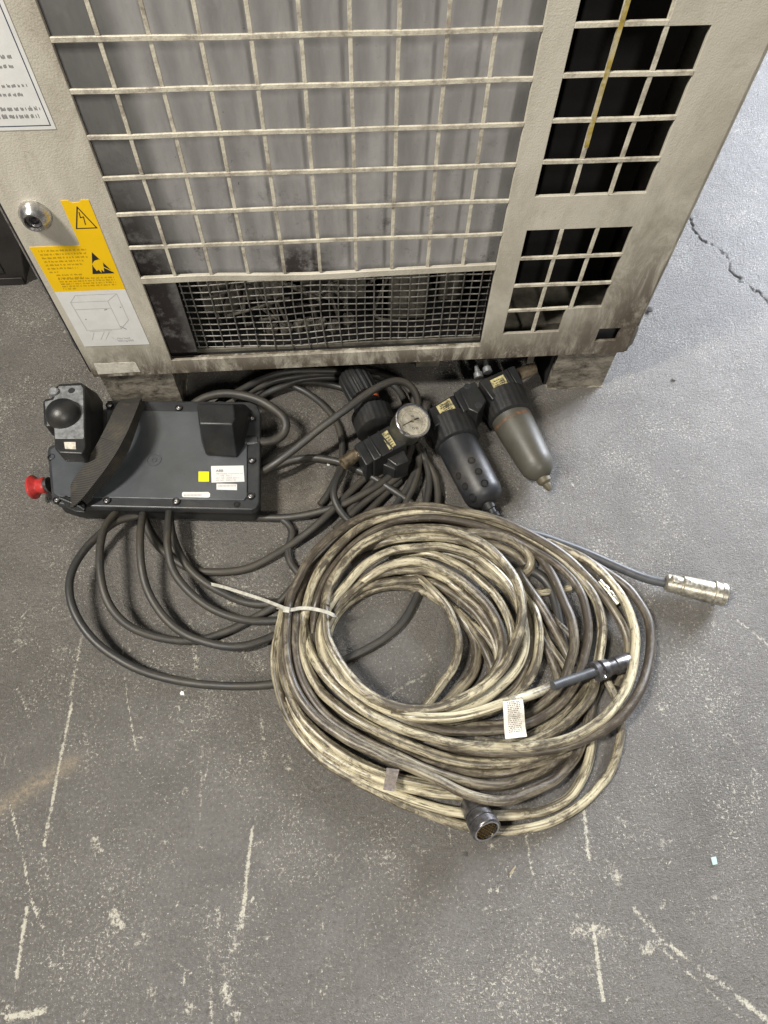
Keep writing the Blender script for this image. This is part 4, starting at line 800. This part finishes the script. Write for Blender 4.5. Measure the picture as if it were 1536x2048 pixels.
part('knob', MB().lathe(pt(731,797,.92), pt(704,748,1.02), [(0, .48), (.04, .55), (.5, .56), (.9, .54), (1, .48), (1.0, .3)], 80, 16, .035), PBLK, AU)
# gauge
Pf = pt(826, 841, 2.05); Pb = pt(811, 859, 1.35); ax = (Pf-Pb)/np.linalg.norm(Pf-Pb)
gg = part('gauge', MB().lathe(Pf-ax*.85, Pf-ax*.05, [(0, .30), (.08, .52), (.2, .54), (1, .55), (1.0, .48), (.92, .47)], 56), plain('olive_gauge_case', (.06, .058, .045), .4, nscale=60), AU)
part('gauge_bezel', MB().lathe(Pf-ax*.06, Pf+ax*.04, [(0, .55), (.2, .575), (.8, .57), (1, .545), (.9, .50), (0, .485)], 64, cap=False), CHROME, gg)
gu = AX[0]-np.dot(AX[0], ax)*ax; gu /= np.linalg.norm(gu); gv = np.cross(ax, gu)
part('dial', MB().lathe(Pf-ax*.1, Pf-ax*.045, [(0, .49), (1, .49)], 48), DIAL, gg)
def on_dial(u, v, o=.0): return Pf-ax*(.040-o)+gu*u+gv*v
def dstroke(m, a, b, w, o=0.):
    a = np.array(a); b = np.array(b); d = b-a; d = d/np.linalg.norm(d); q = np.array([-d[1], d[0]])*w/2; m.add([on_dial(*p, o) for p in (a-q, b-q, b+q, a+q)], [(0, 1, 2, 3)])
m = MB()
for k in range(41):
    th = math.radians(225-270*k/40); r1 = .37 if k % 5 == 0 else .40; dstroke(m, (r1*math.cos(th), r1*math.sin(th)), (.43*math.cos(th), .43*math.sin(th)), .012 if k % 5 == 0 else .006)
for k in range(60):
    t0 = math.radians(225-270*k/60); t1 = math.radians(225-270*(k+1)/60); dstroke(m, (.33*math.cos(t0), .33*math.sin(t0)), (.33*math.cos(t1), .33*math.sin(t1)), .007)
part('dial_marks', m, plain('dial_print', (.10, .085, .065), .6, var=.1, bump=0), gg, smooth=False)
m = MB(); dstroke(m, (.17, .115), (-.33, -.20), .028, .014); dstroke(m, (.20, .118), (.06, .05), .045, .016)
nd = part('needle', m, INK, gg, smooth=False); part('needle_hub', MB().lathe(on_dial(0, 0), on_dial(0, 0, .05), [(0, .05), (1, .04)], 20), BRASSY, nd)
for sgn, lab in ((-.05, 'bar'),): text('dial_text', lab, .09, INK, gg, on_dial(-.06, .14, .0), gu, gv, .004)
for u in (.02, .14): 
    m = MB()
    for k in range(16):
        t0, t1 = math.tau*k/16, math.tau*(k+1)/16; dstroke(m, (u+.035*math.cos(t0), -.22-.02*(u < .1)+.035*math.sin(t0)), (u+.035*math.cos(t1), -.22-.02*(u < .1)+.035*math.sin(t1)), .016, .002)
    part('dial_symbol', m, INK, gg, smooth=False)
part('glass', MB().lathe(Pf-ax*.005, Pf+ax*.004, [(0, .49), (1, .49)], 48), LENS, gg)
def label(quad, h, parent=AU):
    o = part('type_plate', MB().prism(pts(quad, h), h-.02, h), OLDGOLD, parent, smooth=False); a, b, c, d = pts(quad, h+.004); m = MB(); r = random.Random(int(quad[0][0]))
    for t in (.18, .36, .52, .68, .82):
        s = .1+r.uniform(0, .2)
        while s < .85:
            e = min(.9, s+r.uniform(.05, .16)); L = lambda u, v: a+(b-a)*u+(d-a)*v; m.add([L(s, t), L(e, t), L(e, t+.07), L(s, t+.07)], [(0, 1, 2, 3)]); s = e+.05
    part('plate_print', m, INK, o, smooth=False)
label([(762,869),(774,860),(792,890),(779,899)], 1.475)
# middle module
blk('module_body', [(858,817),(906,789),(926,826),(870,852)], 1.46)
label([(872,813),(899,796),(912,818),(884,833)], 1.485)
part('lock_ring', MB().lathe(pt(897,843,.86), pt(916,889,.82), [(0, .70), (.05, .77), (.95, .77), (1, .70)], 96, 24, .012), PBLK, AU)
b0, b1 = pt(912,884,.80), pt(975,1006,.70)
bw = part('bowl', MB().lathe(b0, b1, [(0, .66), (.3, .65), (.84, .625), (.92, .58), (.97, .48), (1, .34), (1.0, .1)], 56), plain('black_bowl_guard', (.017, .018, .021), .45, nscale=40, var=.2, bump=.15, dirt=(.06, .055, .05)), AU, angle=60)
part('drain_nipple', MB().lathe(pt(972,1002,.62), pt(991,1034,.42), [(0, .2), (.45, .19), (.5, .13), (.75, .13), (.8, .16), (1, .15)], 20), PBLK, bw)
dd = (b1-b0)/np.linalg.norm(b1-b0)
for l, rowh in (([(943,921),(957,943),(969,966)], 1.24), ([(917,952),(930,973),(943,995)], 1.02)):
    for (x, y) in l:
        best = None
        for hh in np.arange(.9, 1.6, .01):                       # drop the boss onto the bowl's skin
            p = pt(x, y, hh); t = np.dot(p-b0, dd); rad = np.linalg.norm(p-b0-dd*t)
            if best is None or abs(rad-.64) < best[0]: best = (abs(rad-.64), p, (p-b0-dd*t)/rad)
            if rad > .64 and hh > 1.1: break
        _, p, nn = best; part('bowl_boss', MB().lathe(p-nn*.05, p+nn*.02, [(0, .125), (1, .12), (1, .10), (.55, .095), (.9, .08), (.9, .01)], 24), PBLK, bw)
# spacer clamp with two screws
sp_ = blk('clamp_plate', [(918,777),(950,762),(973,800),(956,826),(937,818)], 1.60, .4)
blk('clamp_rib', [(907,785),(919,778),(939,816),(927,824)], 1.52, .4)
for x, y in ((935,773),(957,811)):
    c = pt(x, y, 1.6); part('clamp_screw', MB().lathe(c-(0,0,.03), c+(0,0,.015), [(0, .13), (1, .12), (1, .085), (.2, .08), (.8, .07), (.8, .03), (.3, .025)], 24), PDARK, sp_)
# filter module
blk('module_body', [(958,762),(1014,736),(1036,772),(985,799)], 1.46)
blk('end_plate', [(1014,736),(1029,730),(1048,766),(1036,774)], 1.36)
blk('end_plate', [(1003,742),(1009,739),(1031,775),(1025,778)], 1.47)
label([(980,761),(1006,749),(1018,769),(992,784)], 1.485)
part('pipe_end', MB().lathe(pt(1036,750,.95), pt(1068,737,.95), [(0, .22), (.9, .22), (1, .21), (1, .15), (.6, .14)], 32), BRASSY, AU)
for (x, y), h in (((976,745), .28), ((958,756), .2)):
    c = pt(x, y, 1.15); part('fitting', MB().lathe(c, c+np.array((-.05, .45, .1)), [(0, .16), (.4, .15), (.45, .1), (1, .06)], 20), plain('zinc_fitting', (.35, .36, .37), .4, .7, nscale=200), AU)
part('lock_ring', MB().lathe(pt(1003,792,.86), pt(1023,837,.82), [(0, .70), (.05, .77), (.95, .77), (1, .70)], 96, 24, .012), PBLK, AU)
b0, b1 = pt(1018,830,.80), pt(1086,955,.60)
bw = part('bowl', MB().lathe(b0, b1, [(0, .66), (.2, .655), (.3, .64), (.75, .56), (.87, .52), (.94, .41), (1, .25), (1, .1)], 56), BOWL, AU, angle=60)
part('bowl_seal', MB().lathe(b0+(b1-b0)*.12, b0+(b1-b0)*.165, [(0, .662), (1, .660)], 48), plain('rusty_seal', (.13, .062, .03), .6, nscale=120, var=.5, dirt=(.06, .05, .035), dirtlo=.42, dirthi=.55), bw)
part('drain_nipple', MB().lathe(pt(1080,947,.55), pt(1100,981,.4), [(0, .24), (.5, .22), (.62, .13), (.8, .12), (1, .05)], 24), plain('amber_drain', (.085, .072, .045), .5), bw)

# ------------------------------------------------------------------ small debris
def pebble(name, label_, cat, x, y, s, mat, flatz=.6, group=None):
    c = pt(x, y, 0); m = MB().hull([c+np.array((random.uniform(-1, 1)*s, random.uniform(-1, 1)*s, random.uniform(0, 1)*s*flatz)) for _ in range(14)])
    o = part(name, m, mat, None, bevel=s*.1, base=c); tag(o, label_, cat, group)
pebble('stone', 'dark pebble on the bright floor beside the cabinet corner', 'stone', 1300, 621, .16, STONE)
pebble('stone', 'small dark stone on the floor near the right plinth foot', 'stone', 1347, 760, .08, STONE)
pebble('grit', 'black grit speck on the floor below the plug with gold contacts', 'grit', 931, 1708, .06, STONE, .3)
pebble('chip', 'pale crumb beside the outermost cream strand of the coil', 'chip', 1100, 1617, .06, WHITE, .5)
pebble('chip', 'white triangular flake under the lowest black cable loop', 'chip', 364, 1387, .07, WHITE, .3)
pebble('chip', 'white crumb next to the brass pipe end of the regulator', 'chip', 657, 929, .06, WHITE, .5)
c = pt(1428, 1721, 0); o = part('plastic_scrap', MB().prism(pts([(1421,1715),(1431,1713),(1434,1728),(1425,1730)], .0), .004, .03), plain('mint_plastic', (.42, .56, .56), .4, var=.1), None, base=c); tag(o, 'mint green plastic scrap lying alone on the floor at right', 'scrap')
c = pt(1024, 1742, 0); o = part('wood_splinter', MB().hull(pts([(1018,1747),(1021,1749),(1032,1735),(1029,1733)], .02)+pts([(1019,1747),(1031,1735)], .06)), plain('pale_wood', (.45, .37, .25), .6), None, base=c); tag(o, 'pale wood splinter on the floor below the coil', 'splinter')
